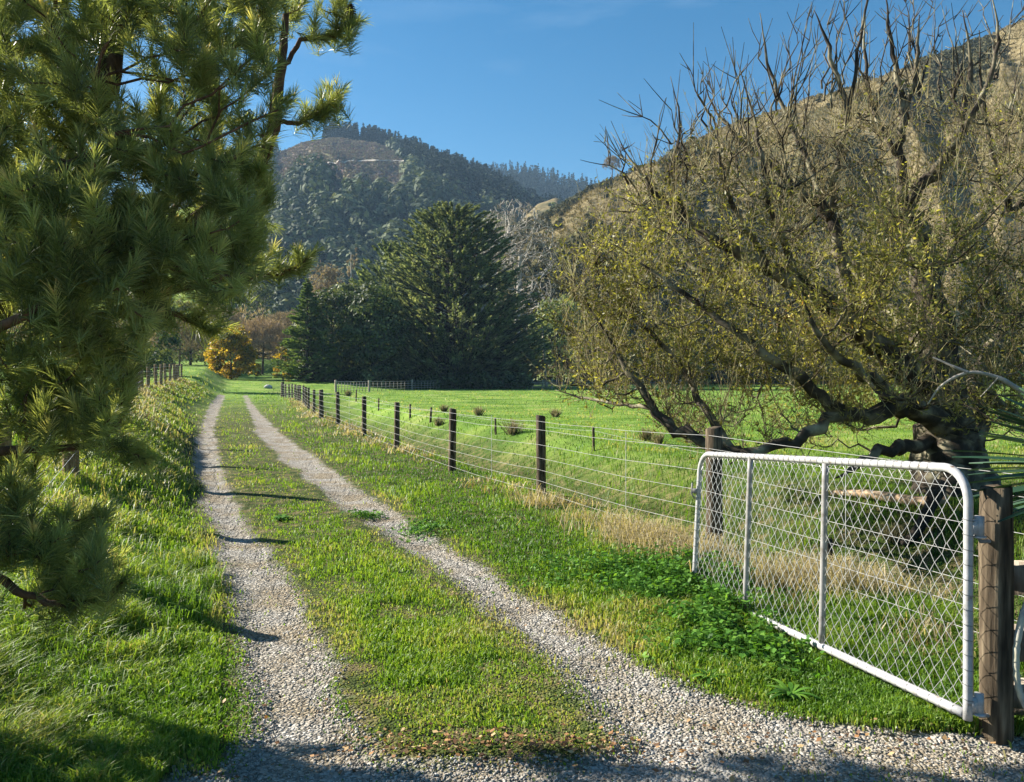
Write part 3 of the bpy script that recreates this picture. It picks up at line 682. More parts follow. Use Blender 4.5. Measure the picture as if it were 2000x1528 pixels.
def conifer(name, pos, h, env, nb, gm, label, cat='tree', group=None, spray=9, per=16, rise=.25, leaf=(.5, .14), trunk_r=.3, droop=0., asym=1.0, z_lo=.04, tipup=.35, vlow=0, thick=.35):
    """layered conifer: boughs from the trunk, each carrying pointed sprays. env(f) -> half width at height fraction f"""
    e = empty(name, pos, label, cat, group)
    mb = MB(); t = np.linspace(0, 1, 6)
    V, Fs = tubes(np.stack([t * 0, t * 0, -.4 + (h * .96 + .4) * t], -1)[None], (trunk_r * (1 - .92 * t))[None], 8); mb.add(V, Fs)
    f = z_lo + (1 - z_lo) * rng.random(nb) ** 1.3; az = rng.random(nb) * 6.283
    L = env(f) * (.72 + .33 * rng.random(nb)); rb = rise * sstep(-.05, .3, f); f0 = np.clip(f - rb * L / h, .02, 1)
    dirs = np.stack([np.cos(az), np.sin(az), 0 * az], -1)
    s = np.linspace(0, 1, 6)
    curve = s[None] * rb[:, None] + s[None] ** 3 * tipup * .35 - np.sin(s[None] * np.pi) * droop
    pts = np.stack([0 * f0, 0 * f0, f0 * h], -1)[:, None] + dirs[:, None] * (L[:, None] * s)[..., None] + np.array([0, 0, 1.]) * (L[:, None] * curve)[..., None]
    V, Fs = tubes(pts, (.02 + .012 * L)[:, None] * (1 - .8 * s)[None], 4); mb.add(V, Fs)
    mb.build('trunk', M_bark, e)
    # sprays along the bough
    ss = .22 + .78 * rng.random((nb, spray)) ** .7; ss[:, 0] = 1.0
    i = np.clip(ss * 5, 0, 4.999); i0 = i.astype(int); fi = (i - i0)[..., None]; ar = np.arange(nb)[:, None]
    c = pts[ar, i0] * (1 - fi) + pts[ar, i0 + 1] * fi
    side = np.stack([-dirs[:, 1], dirs[:, 0], dirs[:, 0] * 0], -1)[:, None]
    sd = dirs[:, None] * 1.0 + side * rng.normal(size=(nb, spray, 1)) * .55 + np.array([0, 0, 1.]) * (tipup + rng.normal(size=(nb, spray, 1)) * .14)
    sd[:, 0] = dirs + [0, 0, tipup]
    sd = unit(sd); SL = (L[:, None] * thick * (1.15 - ss * .55) * (.7 + .6 * rng.random((nb, spray))))
    M = nb * spray; cc = c.reshape(M, 3); sdd = sd.reshape(M, 3); SLL = SL.reshape(M)
    q = rng.random((M, per)); wdt = (1 - q) * .22 + .03
    pos_ = cc[:, None] + sdd[:, None] * (q * SLL[:, None])[..., None] + rand_dirs(M * per).reshape(M, per, 3) * (wdt * SLL[:, None])[..., None] * [1, 1, .6]
    D = unit(rep(sdd, per) + rand_dirs(M * per) * .45); Nn = unit(rand_dirs(M * per) * .6 + unit(cc * [1, 1, 0]).repeat(per, 0) * .8 + [0, 0, .7])
    sc = .6 + .8 * rng.random(M * per)
    V, F = cards(pos_.reshape(-1, 3), D, Nn, leaf[0] * sc, leaf[1] * sc)
    a = np.clip(rep(rng.random(M) * .5, per) + rng.random(M * per) * .5, 0, 1)
    mk('crown', V, F, gm, e, {'v': rep(a, 4)})
    return e

def grow(nodes, rads, targets, n=5, lift=.15, rfac=.5, rmin=.002, bias=None, wob=.05, kmax=6):
    """join each target to the nearest part of the skeleton with a curved shoot; returns tube arrays and the new nodes"""
    nodes = [np.array(q) for q in nodes]; rads = list(rads)
    kd = kdtree.KDTree(len(nodes))
    def build():
        k_ = kdtree.KDTree(len(nodes))
        for i, q in enumerate(nodes): k_.insert(q, i)
        k_.balance(); return k_
    kd = build(); base = len(nodes)
    dist = np.array([kd.find(tuple(t))[2] for t in targets])
    paths, rr, tips = [], [], []
    for c, ti in enumerate(np.argsort(dist)):
        if c % 60 == 59: kd = build()
        t = targets[ti]
        cand = kd.find_n(tuple(t), kmax)
        best = min(cand, key=lambda q: q[2] + (.6 * max(0, q[0][2] - t[2])) - 6 * rads[q[1]])
        p0 = np.array(best[0]); r0 = min(rads[best[1]] * rfac, .004 + .02 * np.linalg.norm(t - p0)); L = np.linalg.norm(t - p0)
        if L < .03: continue
        s = np.linspace(0, 1, n)[:, None]
        p = p0 + (t - p0) * s - np.array([0, 0, 1.]) * np.sin(s * np.pi) * L * lift + rng.normal(size=(n, 3)) * wob * L * np.sin(s * np.pi)
        r = np.linspace(max(r0, rmin * 1.3), max(r0 * .4, rmin), n)
        paths.append(p); rr.append(r); tips.append((p[-1] - p[-2]))
        for q in range(1, n): nodes.append(p[q]); rads.append(r[q])
    return np.array(paths), np.array(rr), nodes, rads

def inside(poly, x, y):
    poly = np.array(poly, float); c = np.zeros(len(x), bool); j = len(poly) - 1
    for i in range(len(poly)):
        xi, yi = poly[i]; xj, yj = poly[j]
        m = ((yi > y) != (yj > y)) & (x < (xj - xi) * (y - yi) / (yj - yi + 1e-9) + xi); c ^= m; j = i
    return c
def sample_poly(poly, n):
    poly = np.array(poly, float); lo = poly.min(0); hi = poly.max(0); out = []
    while sum(len(o) for o in out) < n:
        q = lo + rng.random((n * 2, 2)) * (hi - lo); out.append(q[inside(poly, q[:, 0], q[:, 1])])
    return np.vstack(out)[:n]

# ------------------------------------------------------------------ far forest on the mountain (reads as one mass)
n = 3600
px = rng.uniform(330, 1180, n); t = rng.random(n) ** .8 * .99
pts = mt_surf(px, t); ca = clear_area(px, t); keep = ca < .25; pts = pts[keep]; px = px[keep]; t = t[keep]
n = len(pts); rad = 3.2 + 5.0 * rng.random(n) ** 1.8
vb = np.clip(fbm(px * .012, t * 5, 3) * .5 - .1 + rng.random(n) ** 3 * .5, 0, .75)
V, F, a = clump_leaves(pts + [0, 0, 2.2], np.stack([rad, rad, rad * 1.15], -1), 64, 3.0, 2.1, vb=vb, dome=.72)
tag(mk('forest', V, F, G_forest, attrs={'v': np.clip(a, 0, 1)}), 'dense dark native forest covering the mountainside', 'forest', kind='stuff')

# slash and regrowth roughening the cleared summit
n = 5000; qx = rng.uniform(540, 800, n); qt = rng.uniform(.36, .99, n); k = clear_area(qx, qt) > .4; pts = mt_surf(qx[k], qt[k]); n = len(pts)
V, F, a = clump_leaves(pts + [0, 0, .3], .6 + .9 * rng.random(n) ** 2, 16, 1.4, .6, vb=rng.random(n) * .5)
G_slash = leafmat('logging_slash', [(0, (.11, .075, .07)), (.5, (.20, .15, .125)), (.8, (.20, .20, .11)), (1, (.32, .28, .20))], .1, .8, .1)
tag(mk('slash', V, F, G_slash, attrs={'v': np.clip(a, 0, 1)}), 'brown slash and regrowth on the cleared summit', 'slash', kind='stuff')

# plantation pines on the ridge lines
def pine_rows(pos, hh, ww):
    n = len(pos); per = 44; f = rng.random((n, per)) ** .8
    th = rng.random((n, per)) * 6.283; r = (1 - f) ** .8 * ww[:, None] * (.5 + .5 * rng.random((n, per)))
    q = pos[:, None] + np.stack([np.cos(th) * r, np.sin(th) * r, f * hh[:, None]], -1)
    D = np.stack([np.cos(th), np.sin(th), 0 * th + .5], -1).reshape(-1, 3)
    V, F = cards(q.reshape(-1, 3), D, rand_dirs(n * per) + [0, -.3, .8], 2.6, 1.3)
    return V, F, rep(rep(rng.random(n) * .6, per) + rng.random(n * per) * .4, 4)
n = 1500; q1 = np.concatenate([rng.uniform(632, 700, 130), rng.uniform(706, 1130, 900), rng.uniform(800, 1000, 470)])
lowt = np.interp(q1, [632, 700, 770, 790, 830, 900, 1130], [.965, .965, .93, .75, .58, .5, .45])
t1 = lowt + (1.02 - lowt) * rng.random(n)
a1 = mt_surf(q1, t1); q2 = rng.uniform(860, 1500, 1300); t2 = .62 + .4 * rng.random(1300); a2 = far_surf(q2, t2)
V, F, a = pine_rows(np.vstack([a1, a2]), np.concatenate([8 + 9 * rng.random(n) ** 1.5, 12 + 12 * rng.random(1300) ** 1.5]), np.concatenate([np.full(n, 2.2), np.full(1300, 3.4)]))
tag(mk('pine_plantation', V, F, G_ridge, attrs={'v': np.clip(a, 0, 1)}), 'dark conifer plantation along the mountain ridges', 'forest', kind='stuff')

# logging road across the cleared summit
qx = np.linspace(640, 800, 60); tgr = np.linspace(.3, .98, 200); tt = []
for q in qx:          # follows a level bench across the slope
    sp_ = mt_surf(np.full(200, q), tgr); rows = 735 - (sp_[:, 2] - CAM_Z) / sp_[:, 1] * F_PX
    tt.append(tgr[np.argmax(rows < 318 + (q < 690) * (690 - q) * .12)])
tt = np.convolve(np.pad(tt, 3, 'edge'), np.ones(7) / 7, 'valid')
a = mt_surf(qx, tt) + [0, -.8, .9]; bq = mt_surf(qx, tt + .008) + [0, -.8, 1.1]
Vr = np.stack([a, bq], 1).reshape(-1, 3); ii = np.arange(59) * 2
M_road = noisemat('pale_clay', [(.3, (.4, .34, .26)), (.7, (.5, .45, .36))], scale=.3, bstr=0)
tag(mk('logging_road', Vr, np.stack([ii, ii + 2, ii + 3, ii + 1], -1), M_road), kind='structure')

# scrub over the right hill
n = 9000; qx = rng.uniform(985, 2350, n); qt = rng.random(n) * .97
dens = .8 * sstep(.54, .66, fbm(qx * .006 + 3, qt * 3.0, 3) + .08 * sstep(.6, .2, qt)) + .03 + .3 * sstep(.12, .02, qt) * (qx > 1150)
k = rng.random(n) < dens; qx = qx[k]; qt = qt[k]; pts = rh_surf(qx, qt); n = len(pts); rad = .7 + 1.3 * rng.random(n) ** 2
V, F, a = clump_leaves(pts + [0, 0, .5], np.stack([rad, rad, rad * .9], -1), 40, .8, .5, vb=rng.random(n) * .5, dome=.6)
tag(mk('hill_scrub', V, F, G_scrub, attrs={'v': np.clip(a, 0, 1)}), 'patchy grey-green scrub across the dry right-hand hill', 'scrub', kind='stuff')
# dry grass tufts keep the hill face from reading as a smooth sheet
n = 26000; qx = rng.uniform(985, 2250, n); qt = rng.random(n); pts = rh_surf(qx, qt)
V, F, a = clump_leaves(pts + [0, 0, .1], np.full(n, .5), 4, .8, .25, flat=.8, vb=rng.random(n) * .5)
G_drygrass = leafmat('dry_hill_grass', [(0, (.11, .09, .042)), (.5, (.19, .15, .075)), (1, (.28, .235, .13))], .2, .8, .1)
tag(mk('hill_grass', V, F, G_drygrass, attrs={'v': np.clip(a, 0, 1)}), 'tawny dry grass covering the right-hand hillside', 'grass', kind='stuff')
# dark bushes on the saddle
for px_, py_, d_, s_ in ((1120, 402, 400, 6.5), (1148, 388, 330, 3.0), (1368, 285, 296, 2.6), (1080, 405, 440, 5.0)):
    p = P(px_, py_ + 9, d_)
    round_tree('hill_bush', p - [0, 0, 1.0], s_ * 1.1, s_ * 1.7, G_dark, {1120: 'large dark bush on the saddle below the far ridge', 1148: 'small dark bush on the ridge line right of the saddle', 1368: 'lone dark bush on the skyline of the right-hand hill', 1080: 'dark bush beside the tan knoll on the saddle'}[px_], 'bush', ncl=26, per=40, leaf=(1.0, .6), z0=.05)

# ------------------------------------------------------------------ trees across the valley floor
def gpos(px, d, py=None):
    p = P(px, 735, d); p[2] = float(H(p[0], d)) - .1; return p

def env_maca(f): return np.interp(f, [0, .05, .2, .4, .6, .75, .88, .97, 1.0], [10, 12.6, 12.3, 11.0, 9.2, 7.6, 5.8, 3.4, 1.2])
conifer('macrocarpa_tree', gpos(885, 112), 24.3, env_maca, 900, G_maca, 'huge dark macrocarpa with feathery tiered boughs at the paddock end', 'conifer', spray=11, per=17, rise=.42, tipup=.36, leaf=(.5, .16), trunk_r=.8, thick=.17)
def env_mb(f): return np.interp(f, [0, .1, .5, .8, 1], [5.5, 6.6, 6.2, 4.2, .8])
conifer('macrocarpa_tree', gpos(762, 120), 20.3, env_mb, 260, G_grey, 'lighter grey-green conifer leaning against the left of the huge one', 'conifer', spray=8, per=18, rise=.7, tipup=.7, leaf=(.6, .22), trunk_r=.5, thick=.34)
def env_sp(f): return np.interp(f, [0, .06, .3, .6, .85, 1], [3.6, 3.9, 3.1, 1.9, .8, .05])
conifer('spruce_tree', gpos(600, 100), 12.2, env_sp, 330, G_spruce, 'conical bright green spruce, leftmost of the evergreen clump', 'conifer', spray=8, per=16, rise=.12, tipup=.1, droop=.06, leaf=(.42, .12), trunk_r=.25, thick=.34)
round_tree('evergreen_tree', gpos(652, 103), 11.4, 9.0, G_dark, 'dark rounded evergreen between the spruce and the tall glossy one', 'tree', ncl=90, per=110, leaf=(.42, .22), z0=.08)
round_tree('evergreen_tree', gpos(728, 102), 12.4, 8.5, G_dark, 'dark glossy evergreen directly left of the huge conifer', 'tree', ncl=110, per=110, leaf=(.42, .22), z0=.08)
round_tree('evergreen_tree', gpos(690, 108), 13.4, 6.0, G_dark, 'tall narrow evergreen with sunlit top behind the dark clump', 'tree', ncl=70, per=90, leaf=(.42, .22), z0=.2, vshift=.12)

# autumn tree at the bend
round_tree('autumn_tree', gpos(452, 108), 7.0, 5.9, G_autumn, 'rounded golden-green autumn tree on the far grass', 'tree', ncl=110, per=90, leaf=(.34, .22), z0=.08, vshift=.20)
round_tree('shrub', gpos(500, 104), 2.4, 1.9, G_autumn, 'small pale yellow shrub just right of the autumn tree', 'shrub', ncl=14, per=24, leaf=(.3, .2), z0=.2, vshift=.1)
round_tree('shrub', gpos(553, 101), 4.5, 2.2, G_autumn, 'yellow-leaved shrub at the left foot of the spruce', 'shrub', ncl=20, per=34, leaf=(.3, .2), z0=.05, vshift=.1)
# bare and turning trees behind
def bare_tree(name, pos, h, w, label, ntw=420, mt=None, hazem=G_brown, fol=500, leaf=(.5, .05), group=None, up=.1, rmin=.02, low=.25):
    mt = mt or M_twig
    e = empty(name, pos, label, 'tree', group or {'bare_willow': 'bare willows on the valley floor', 'bare_poplar': 'bare poplars behind the macrocarpa'}.get(name))
    tp = np.stack([np.linspace(0, .03 * h, 8), np.zeros(8), np.linspace(-.3, h * .62, 8)], -1)
    mb = MB(); V, Fs = tubes(tp[None], np.linspace(.022 * h, .009 * h, 8)[None], 8); mb.add(V, Fs)
    def targets(n, rin):
        d = rand_dirs(n); d[:, 2] = np.abs(d[:, 2]) * 1.0 - .25
        q = d * (rin + (1 - rin) * rng.random((n, 1)) ** .5) * [w / 2, w / 2, h * (1 - low) * .55]
        return q + [0, 0, h * (low + (1 - low) * .45)]
    nodes = list(tp); rr = list(np.linspace(.022 * h, .009 * h, 8))
    p1, r1, nodes, rr = grow(nodes, rr, targets(14, .3) * [.75, .75, .85], n=6, lift=up, rfac=.6, rmin=.02 * h / 10)
    V, Fs = tubes(p1, r1 * 1.5, 5); mb.add(V, Fs)
    p2, r2, nodes, rr = grow(nodes, rr, targets(90, .5), n=5, lift=up, rfac=.7, rmin=rmin)
    V, Fs = tubes(p2, np.maximum(r2, rmin), 4); mb.add(V, Fs)
    p3, r3, nodes, rr = grow(nodes, rr, targets(ntw, .6), n=4, lift=up, rfac=.7, rmin=rmin * .7)
    V, Fs = tubes(p3, np.maximum(r3, rmin * .7), 3); mb.add(V, Fs)
    mb.build('trunk', mt, e)
    if fol:
        c = p3[rng.integers(0, len(p3), fol), rng.integers(1, 4, fol)]
        V, F, a = clump_leaves(c, np.full(len(c), .05 * w), 7, leaf[0], leaf[1], flat=.6)
        mk('crown', V, F, hazem, e, {'v': np.clip(a, 0, 1)})
    return e
M_palebark = noisemat('pale_bark', [(.3, (.24, .215, .18)), (.55, (.42, .385, .33)), (.8, (.58, .54, .48))], scale=1.5, bstr=.3)
M_twigbrown = noisemat('brown_twig', [(.35, (.08, .06, .045)), (.6, (.17, .13, .1))], scale=2, bstr=.2)
bare_tree('bare_poplar', gpos(1005, 150), 35, 17, 'tall pale leafless poplar rising behind the huge conifer', 700, M_palebark, fol=160, leaf=(.9, .06), rmin=.075, low=.35)
bare_tree('bare_poplar', gpos(965, 158), 33, 14, 'slim leafless poplar whose top shows left of the tallest poplar', 520, M_palebark, fol=120, leaf=(.9, .06), rmin=.07, low=.4)
bare_tree('bare_poplar', gpos(1045, 140), 20, 11, 'leaning bare poplar right of the huge conifer', 170, M_palebark, fol=30, leaf=(.8, .06), rmin=.04, low=.3)
bare_tree('bare_tree', P(1195, 356, 290), 10, 7, 'small leafless tree standing on the ridge of the right hill', 260, M_twigbrown, fol=500, leaf=(.7, .05), rmin=.02, up=.02)
round_tree('grey_green_tree', gpos(1090, 122), 13.5, 8.5, G_grey, 'soft grey-green tree between the power pole and the willow', 'tree', ncl=60, per=70, leaf=(.5, .25), z0=.05)
round_tree('grey_green_tree', gpos(1170, 128), 12, 10, G_olive, 'olive-green tree half hidden behind the willow', 'tree', ncl=60, per=60, leaf=(.5, .25), z0=.02)
round_tree('hedge_tree', gpos(1300, 124), 8, 14, G_olive, 'low spreading tree behind the lower willow boughs', 'tree', ncl=70, per=60, leaf=(.5, .25), z0=.0)
round_tree('hedge_tree', gpos(1480, 126), 9, 16, G_scrub, 'dull brown-green tree seen through the middle of the willow', 'tree', ncl=70, per=60, leaf=(.5, .25), z0=.0)
round_tree('hedge_tree', gpos(1700, 124), 9, 16, G_olive, 'broad low tree beyond the willow trunk', 'tree', ncl=70, per=60, leaf=(.5, .25), z0=.0)
round_tree('hedge_tree', gpos(1930, 124), 9, 15, G_scrub, 'brownish tree beyond the willow at the right edge', 'tree', ncl=70, per=60, leaf=(.5, .25), z0=.0)
bare_tree('bare_willow', gpos(512, 135), 10.5, 11, 'rounded russet leafless willow behind the autumn tree', 420, M_twigbrown, G_russet, 1400, (.6, .07), rmin=.025, low=.1)
bare_tree('bare_willow', gpos(556, 150), 12.0, 10, 'grey-brown leafless willow showing left of the spruce', 360, M_twigbrown, G_brown, 900, (.6, .07), rmin=.03, low=.1)
bare_tree('bare_willow', gpos(425, 140), 11.5, 10, 'dull brown leafless willow behind the left of the autumn tree', 360, M_twigbrown, G_brown, 1100, (.6, .07), rmin=.03, low=.05)
bare_tree('bare_willow', gpos(350, 120), 7.5, 8, 'low grey leafless willow above the left fence posts', 300, M_twigbrown, G_brown, 900, (.5, .07), rmin=.025, low=.02)
round_tree('hedge_tree', gpos(372, 128), 10.2, 7.5, G_olive, 'yellow-green tree behind the far left fence posts', 'tree', ncl=60, per=60, leaf=(.4, .2), z0=.05)
round_tree('hedge_tree', gpos(300, 130), 11.5, 8.5, G_olive, 'olive tree half hidden by the pine, left of the far posts', 'tree', ncl=60, per=60, leaf=(.4, .2), z0=.05)
round_tree('evergreen_tree', gpos(506, 175), 15.6, 7, G_dark, 'dark evergreen top showing above the russet willow', 'tree', ncl=40, per=60, leaf=(.5, .25), z0=.3)
round_tree('evergreen_tree', gpos(287, 80), 11.0, 5.6, G_dark, 'black-green evergreen standing behind the left fence', 'tree', ncl=60, per=80, leaf=(.4, .2), z0=.03)
# slender poplars far off
def spire(px, d, h, w, gm, label, top=None):
    p = gpos(px, d); e = empty('poplar_tree', p, label, 'tree', 'slender poplars far across the valley')
    mb = MB(); V, Fs = tubes(np.array([[[0, 0, -.3], [0, 0, h * .95]]]), np.array([[.02 * h, .004 * h]]), 6); mb.add(V, Fs); mb.build('trunk', M_palebark, e)
    n_ = 60; f = rng.random(n_); c = np.stack([rng.normal(size=n_) * w * .18, rng.normal(size=n_) * w * .18, (.12 + .86 * f) * h], -1)
    V, F, a = clump_leaves(c, np.full(n_, w * .2) * (1.15 - f), 40, .9, .12, flat=1.2); mk('crown', V, F, gm, e, {'v': np.clip(a + .2, 0, 1)})
spire(409, 230, 27, 4, G_brown, 'slender grey poplar, leftmost spire of the three far poplars')
spire(418, 235, 25, 3.4, G_brown, 'slender grey poplar, middle spire of the three far poplars')
spire(480, 240, 26, 4, G_brown, 'slender grey poplar, rightmost spire of the three far poplars')
spire(686, 190, 27, 4, G_brown, 'pale narrow poplar peeking above the evergreen clump')
round_tree('hedge_tree', gpos(640, 165), 21, 8, G_brown, 'brown leafless tree top above the spruce', 'tree', ncl=50, per=60, leaf=(.7, .2), z0=.3)
# low hedgerow thicket filling in behind them, a mass
n = 900; qx = rng.uniform(-200, 620, n); dd = rng.uniform(150, 200, n); zz = rng.random(n) ** .8
c = np.stack([(qx - 1000) / F_PX * dd, dd, 3.0 + zz * (8.5 + 3 * fbm(qx * .02, dd * .02, 2))], -1)
V, F, a = clump_leaves(c, 1.2 + 1.0 * rng.random(n), 46, .9, .25, vb=rng.random(n) * .6, flat=.5)
tag(mk('thicket', V, F, G_brown, attrs={'v': np.clip(a, 0, 1)}), 'grey-brown leafless thicket across the valley floor', 'thicket', kind='stuff')
n = 700; qx = rng.uniform(560, 2500, n); dd = rng.uniform(128, 150, n); zz = rng.random(n) ** .8
c = np.stack([(qx - 1000) / F_PX * dd, dd, .5 + zz * (3.5 + 5 * fbm(qx * .01, dd * .02, 2))], -1)
V, F, a = clump_leaves(c, 1.0 + .8 * rng.random(n), 44, .8, .3, vb=rng.random(n) * .6, flat=.3)
tag(mk('hedgerow', V, F, G_scrub, attrs={'v': np.clip(a, 0, 1)}), 'tangled brown-green hedgerow at the foot of the right-hand hill', 'hedge', kind='stuff')
n = 420; qx = rng.uniform(590, 1030, n); dd = rng.uniform(101, 113, n); xx = (qx - 1000) / F_PX * dd  # dark leaf clumps added to stand in for the shadow under the trees
c = np.stack([xx, dd, H(xx, dd) + rng.random(n) * 1.5], -1)
V, F, a = clump_leaves(c, .5 + .5 * rng.random(n), 40, .45, .25, vb=rng.random(n) * .5, dome=.5)
tag(mk('shade_shrubs', V, F, G_dark, attrs={'v': np.clip(a, 0, 1)}), 'dark leafy row added in place of the deep shade beneath the evergreens at the paddock end', 'shade_shrubs', kind='stuff')
# ------------------------------------------------------------------ the big willow
WB = P(1862, 960, 11.6); WB[2] = float(H(WB[0], WB[1])) - .1
wl = empty('willow_tree', WB, 'huge sprawling willow with bare grey spikes on top and sparse olive leaves', 'tree')
# main limbs: (photo column, photo row, depth, thickness in photo pixels)
limbs = [
 [(1865, 975, 11.6, 150), (1850, 905, 11.6, 128), (1845, 840, 11.6, 112), (1838, 760, 11.6, 96), (1830, 680, 11.65, 74), (1822, 600, 11.7, 56), (1805, 520, 11.8, 50), (1792, 455, 11.9, 42), (1768, 395, 11.9, 30)],
 [(1900, 975, 11.8, 80), (1900, 900, 11.9, 60), (1898, 830, 12.1, 50), (1905, 760, 12.3, 44), (1935, 700, 12.6, 36), (1975, 640, 12.9, 26), (2040, 560, 13.2, 16)],
 [(1838, 800, 11.5, 80), (1775, 720, 11.2, 58), (1700, 668, 10.9, 46), (1635, 605, 10.7, 40), (1555, 558, 10.6, 34), (1480, 515, 10.6, 27), (1400, 470, 10.7, 20), (1335, 425, 10.9, 16), (1275, 370, 11.1, 11), (1240, 322, 11.2, 8), (1212, 282, 11.3, 5)],
 [(1690, 660, 10.9, 34), (1665, 590, 11.2, 30), (1640, 500, 11.4, 26), (1622, 430, 11.5, 23), (1570, 378, 11.6, 18), (1505, 325, 11.7, 14), (1445, 272, 11.8, 11), (1402, 225, 11.9, 8), (1372, 155, 12, 5)],
 [(1622, 430, 11.5, 16), (1628, 350, 11.4, 12), (1642, 290, 11.4, 11), (1655, 230, 11.3, 10), (1630, 130, 11.3, 9), (1607, 60, 11.3, 7), (1590, 20, 11.3, 4)],
 [(1655, 240, 11.3, 9), (1672, 120, 11.2, 7), (1690, 20, 11.1, 5), (1700, -60, 11, 3)],
 [(1560, 560, 10.6, 20), (1530, 470, 10.3, 14), (1500, 400, 10.1, 11), (1492, 330, 10.1, 9), (1470, 220, 10.2, 6), (1440, 120, 10.2, 4)],
 [(1620, 430, 11.5, 12), (1575, 310, 11.9, 10), (1530, 210, 12.1, 8), (1500, 120, 12.2, 6), (1484, 25, 12.2, 4)],
 [(1768, 395, 11.9, 26), (1758, 310, 12.0, 20), (1765, 235, 12.1, 15), (1750, 130, 12.2, 10), (1735, 40, 12.2, 6), (1728, -40, 12.2, 3)],
 [(1768, 395, 11.9, 26), (1815, 345, 11.7, 24), (1860, 290, 11.6, 20), (1880, 215, 11.6, 14), (1895, 120, 11.6, 9), (1880, 20, 11.5, 5)],
 [(1815, 345, 11.7, 16), (1880, 260, 11.3, 14), (1925, 170, 11.1, 10), (1950, 80, 11.0, 7), (1935, -20, 11, 4)],
 [(1765, 235, 12.1, 10), (1790, 130, 12.0, 8), (1795, 30, 12.0, 5)],
 [(1750, 300, 12, 12), (1705, 210, 12.3, 9), (1690, 110, 12.4, 6), (1690, 30, 12.4, 4)],
 [(1800, 560, 11.8, 26), (1880, 470, 12.4, 20), (1930, 400, 12.7, 15), (1960, 300, 12.9, 10), (1985, 180, 13, 5)],
 [(1830, 700, 11.6, 40), (1770, 640, 12.6, 30), (1700, 560, 13.2, 22), (1640, 470, 13.6, 16), (1600, 380, 13.8, 12), (1560, 250, 14, 7), (1545, 120, 14, 4)],
 [(1500, 520, 10.6, 14), (1430, 400, 10.4, 11), (1410, 330, 10.3, 8), (1400, 240, 10.3, 5)],
 [(1340, 425, 10.9, 10), (1310, 340, 11, 8), (1330, 250, 11.1, 5), (1310, 150, 11.1, 3)],
 [(1862, 860, 11.5, 90), (1835, 920, 11.35, 70), (1800, 975, 11.1, 40)], [(1870, 860, 11.5, 90), (1893, 920, 11.3, 66), (1915, 985, 11.1, 36)], [(1862, 860, 11.4, 90), (1860, 930, 11.1, 74), (1858, 990, 10.9, 40)],
 # low limbs sweeping left, resting near the ground, tips turning up
 [(1850, 840, 11.4, 56), (1760, 790, 10.9, 42), (1700, 812, 10.6, 34), (1640, 812, 10.4, 27), (1570, 852, 10.2, 22), (1490, 878, 10.2, 20), (1410, 878, 10.3, 19), (1330, 842, 10.5, 22), (1270, 790, 10.8, 17), (1225, 720, 11.0, 12), (1185, 655, 11.2, 9), (1140, 580, 11.4, 6), (1118, 520, 11.5, 4)],
 [(1850, 850, 11.6, 40), (1790, 868, 11.2, 26), (1735, 876, 10.8, 22), (1700, 893, 10.5, 18), (1660, 920, 10.3, 14), (1630, 935, 10.2, 6)],
 [(1330, 842, 10.5, 12), (1270, 800, 10.9, 9), (1200, 788, 11.5, 7), (1130, 775, 12, 5), (1085, 762, 12.2, 3)],
 [(1640, 800, 10.4, 26), (1560, 740, 10.2, 22), (1480, 680, 10.1, 18), (1400, 620, 10.2, 14), (1330, 570, 10.4, 10), (1260, 520, 10.6, 7), (1190, 470, 10.8, 4)],
 [(1430, 880, 10.3, 20), (1380, 800, 10.7, 16), (1330, 720, 11.2, 12), (1260, 640, 11.6, 9), (1200, 590, 12, 6), (1160, 520, 12.1, 4)],
 [(1700, 668, 10.9, 28), (1600, 640, 11.6, 20), (1500, 610, 12.1, 16), (1420, 560, 12.5, 12), (1330, 500, 12.9, 8), (1280, 400, 13, 5)],
 [(1760, 800, 10.9, 30), (1700, 740, 10.2, 22), (1640, 700, 9.7, 16), (1590, 640, 9.4, 11), (1560, 560, 9.3, 6)],
 [(1905, 760, 12.3, 30), (1960, 800, 12.3, 24), (2010, 830, 12.3, 18), (2080, 880, 12.2, 12)],
 [(2080, 300, 12, 18), (1985, 410, 12, 14), (1950, 350, 12, 11), (1920, 200, 12, 8), (1912, 60, 12, 5)],
 [(1975, 640, 12.9, 24), (1950, 570, 12.2, 18), (1925, 500, 12.0, 12)],
]
wm = MB(); nodes, nrad = [], []
for L in limbs:
    L = np.array(L, float); pts = np.array([P(a, b, d) for a, b, d, _ in L]); rr = L[:, 3] / 2 / F_PX * L[:, 2]
    if L[0, 1] == 975: pts[0, 2] = WB[2] - .1; rr[0] *= 1.12
    n = len(L) * 4; p = smooth_path(pts, n); r = np.interp(np.linspace(0, len(L) - 1, n), np.arange(len(L)), rr)
    if L[-1, 3] < 9: r = r * np.interp(np.arange(n), [0, n * .7, n - 1], [1, 1, .35])
    p = p + rng.normal(size=p.shape) * np.minimum(.028, r[:, None] * .4)
    r = r * (1 + .10 * (rng.random(n) - .5))
    V, Fs = tubes(p[None], np.maximum(r, .004)[None], 14 if rr[0] > .2 else 8, cap=True); wm.add(V, Fs)
    nodes += list(p); nrad += list(r)
mk('trunk', np.concatenate(wm.V) - WB, [np.concatenate(x) for x in wm.F.values()], M_limb, wl, smooth=True)
crown_poly = [(1090, 770), (1095, 680), (1085, 610), (1105, 540), (1135, 470), (1180, 400), (1260, 350), (1330, 300), (1420, 265), (1500, 235), (1600, 205), (1720, 170), (1840, 160), (1960, 190), (2120, 230), (2150, 860), (1960, 850), (1780, 850), (1690, 850), (1600, 872), (1500, 892), (1380, 886), (1290, 840), (1200, 790)]
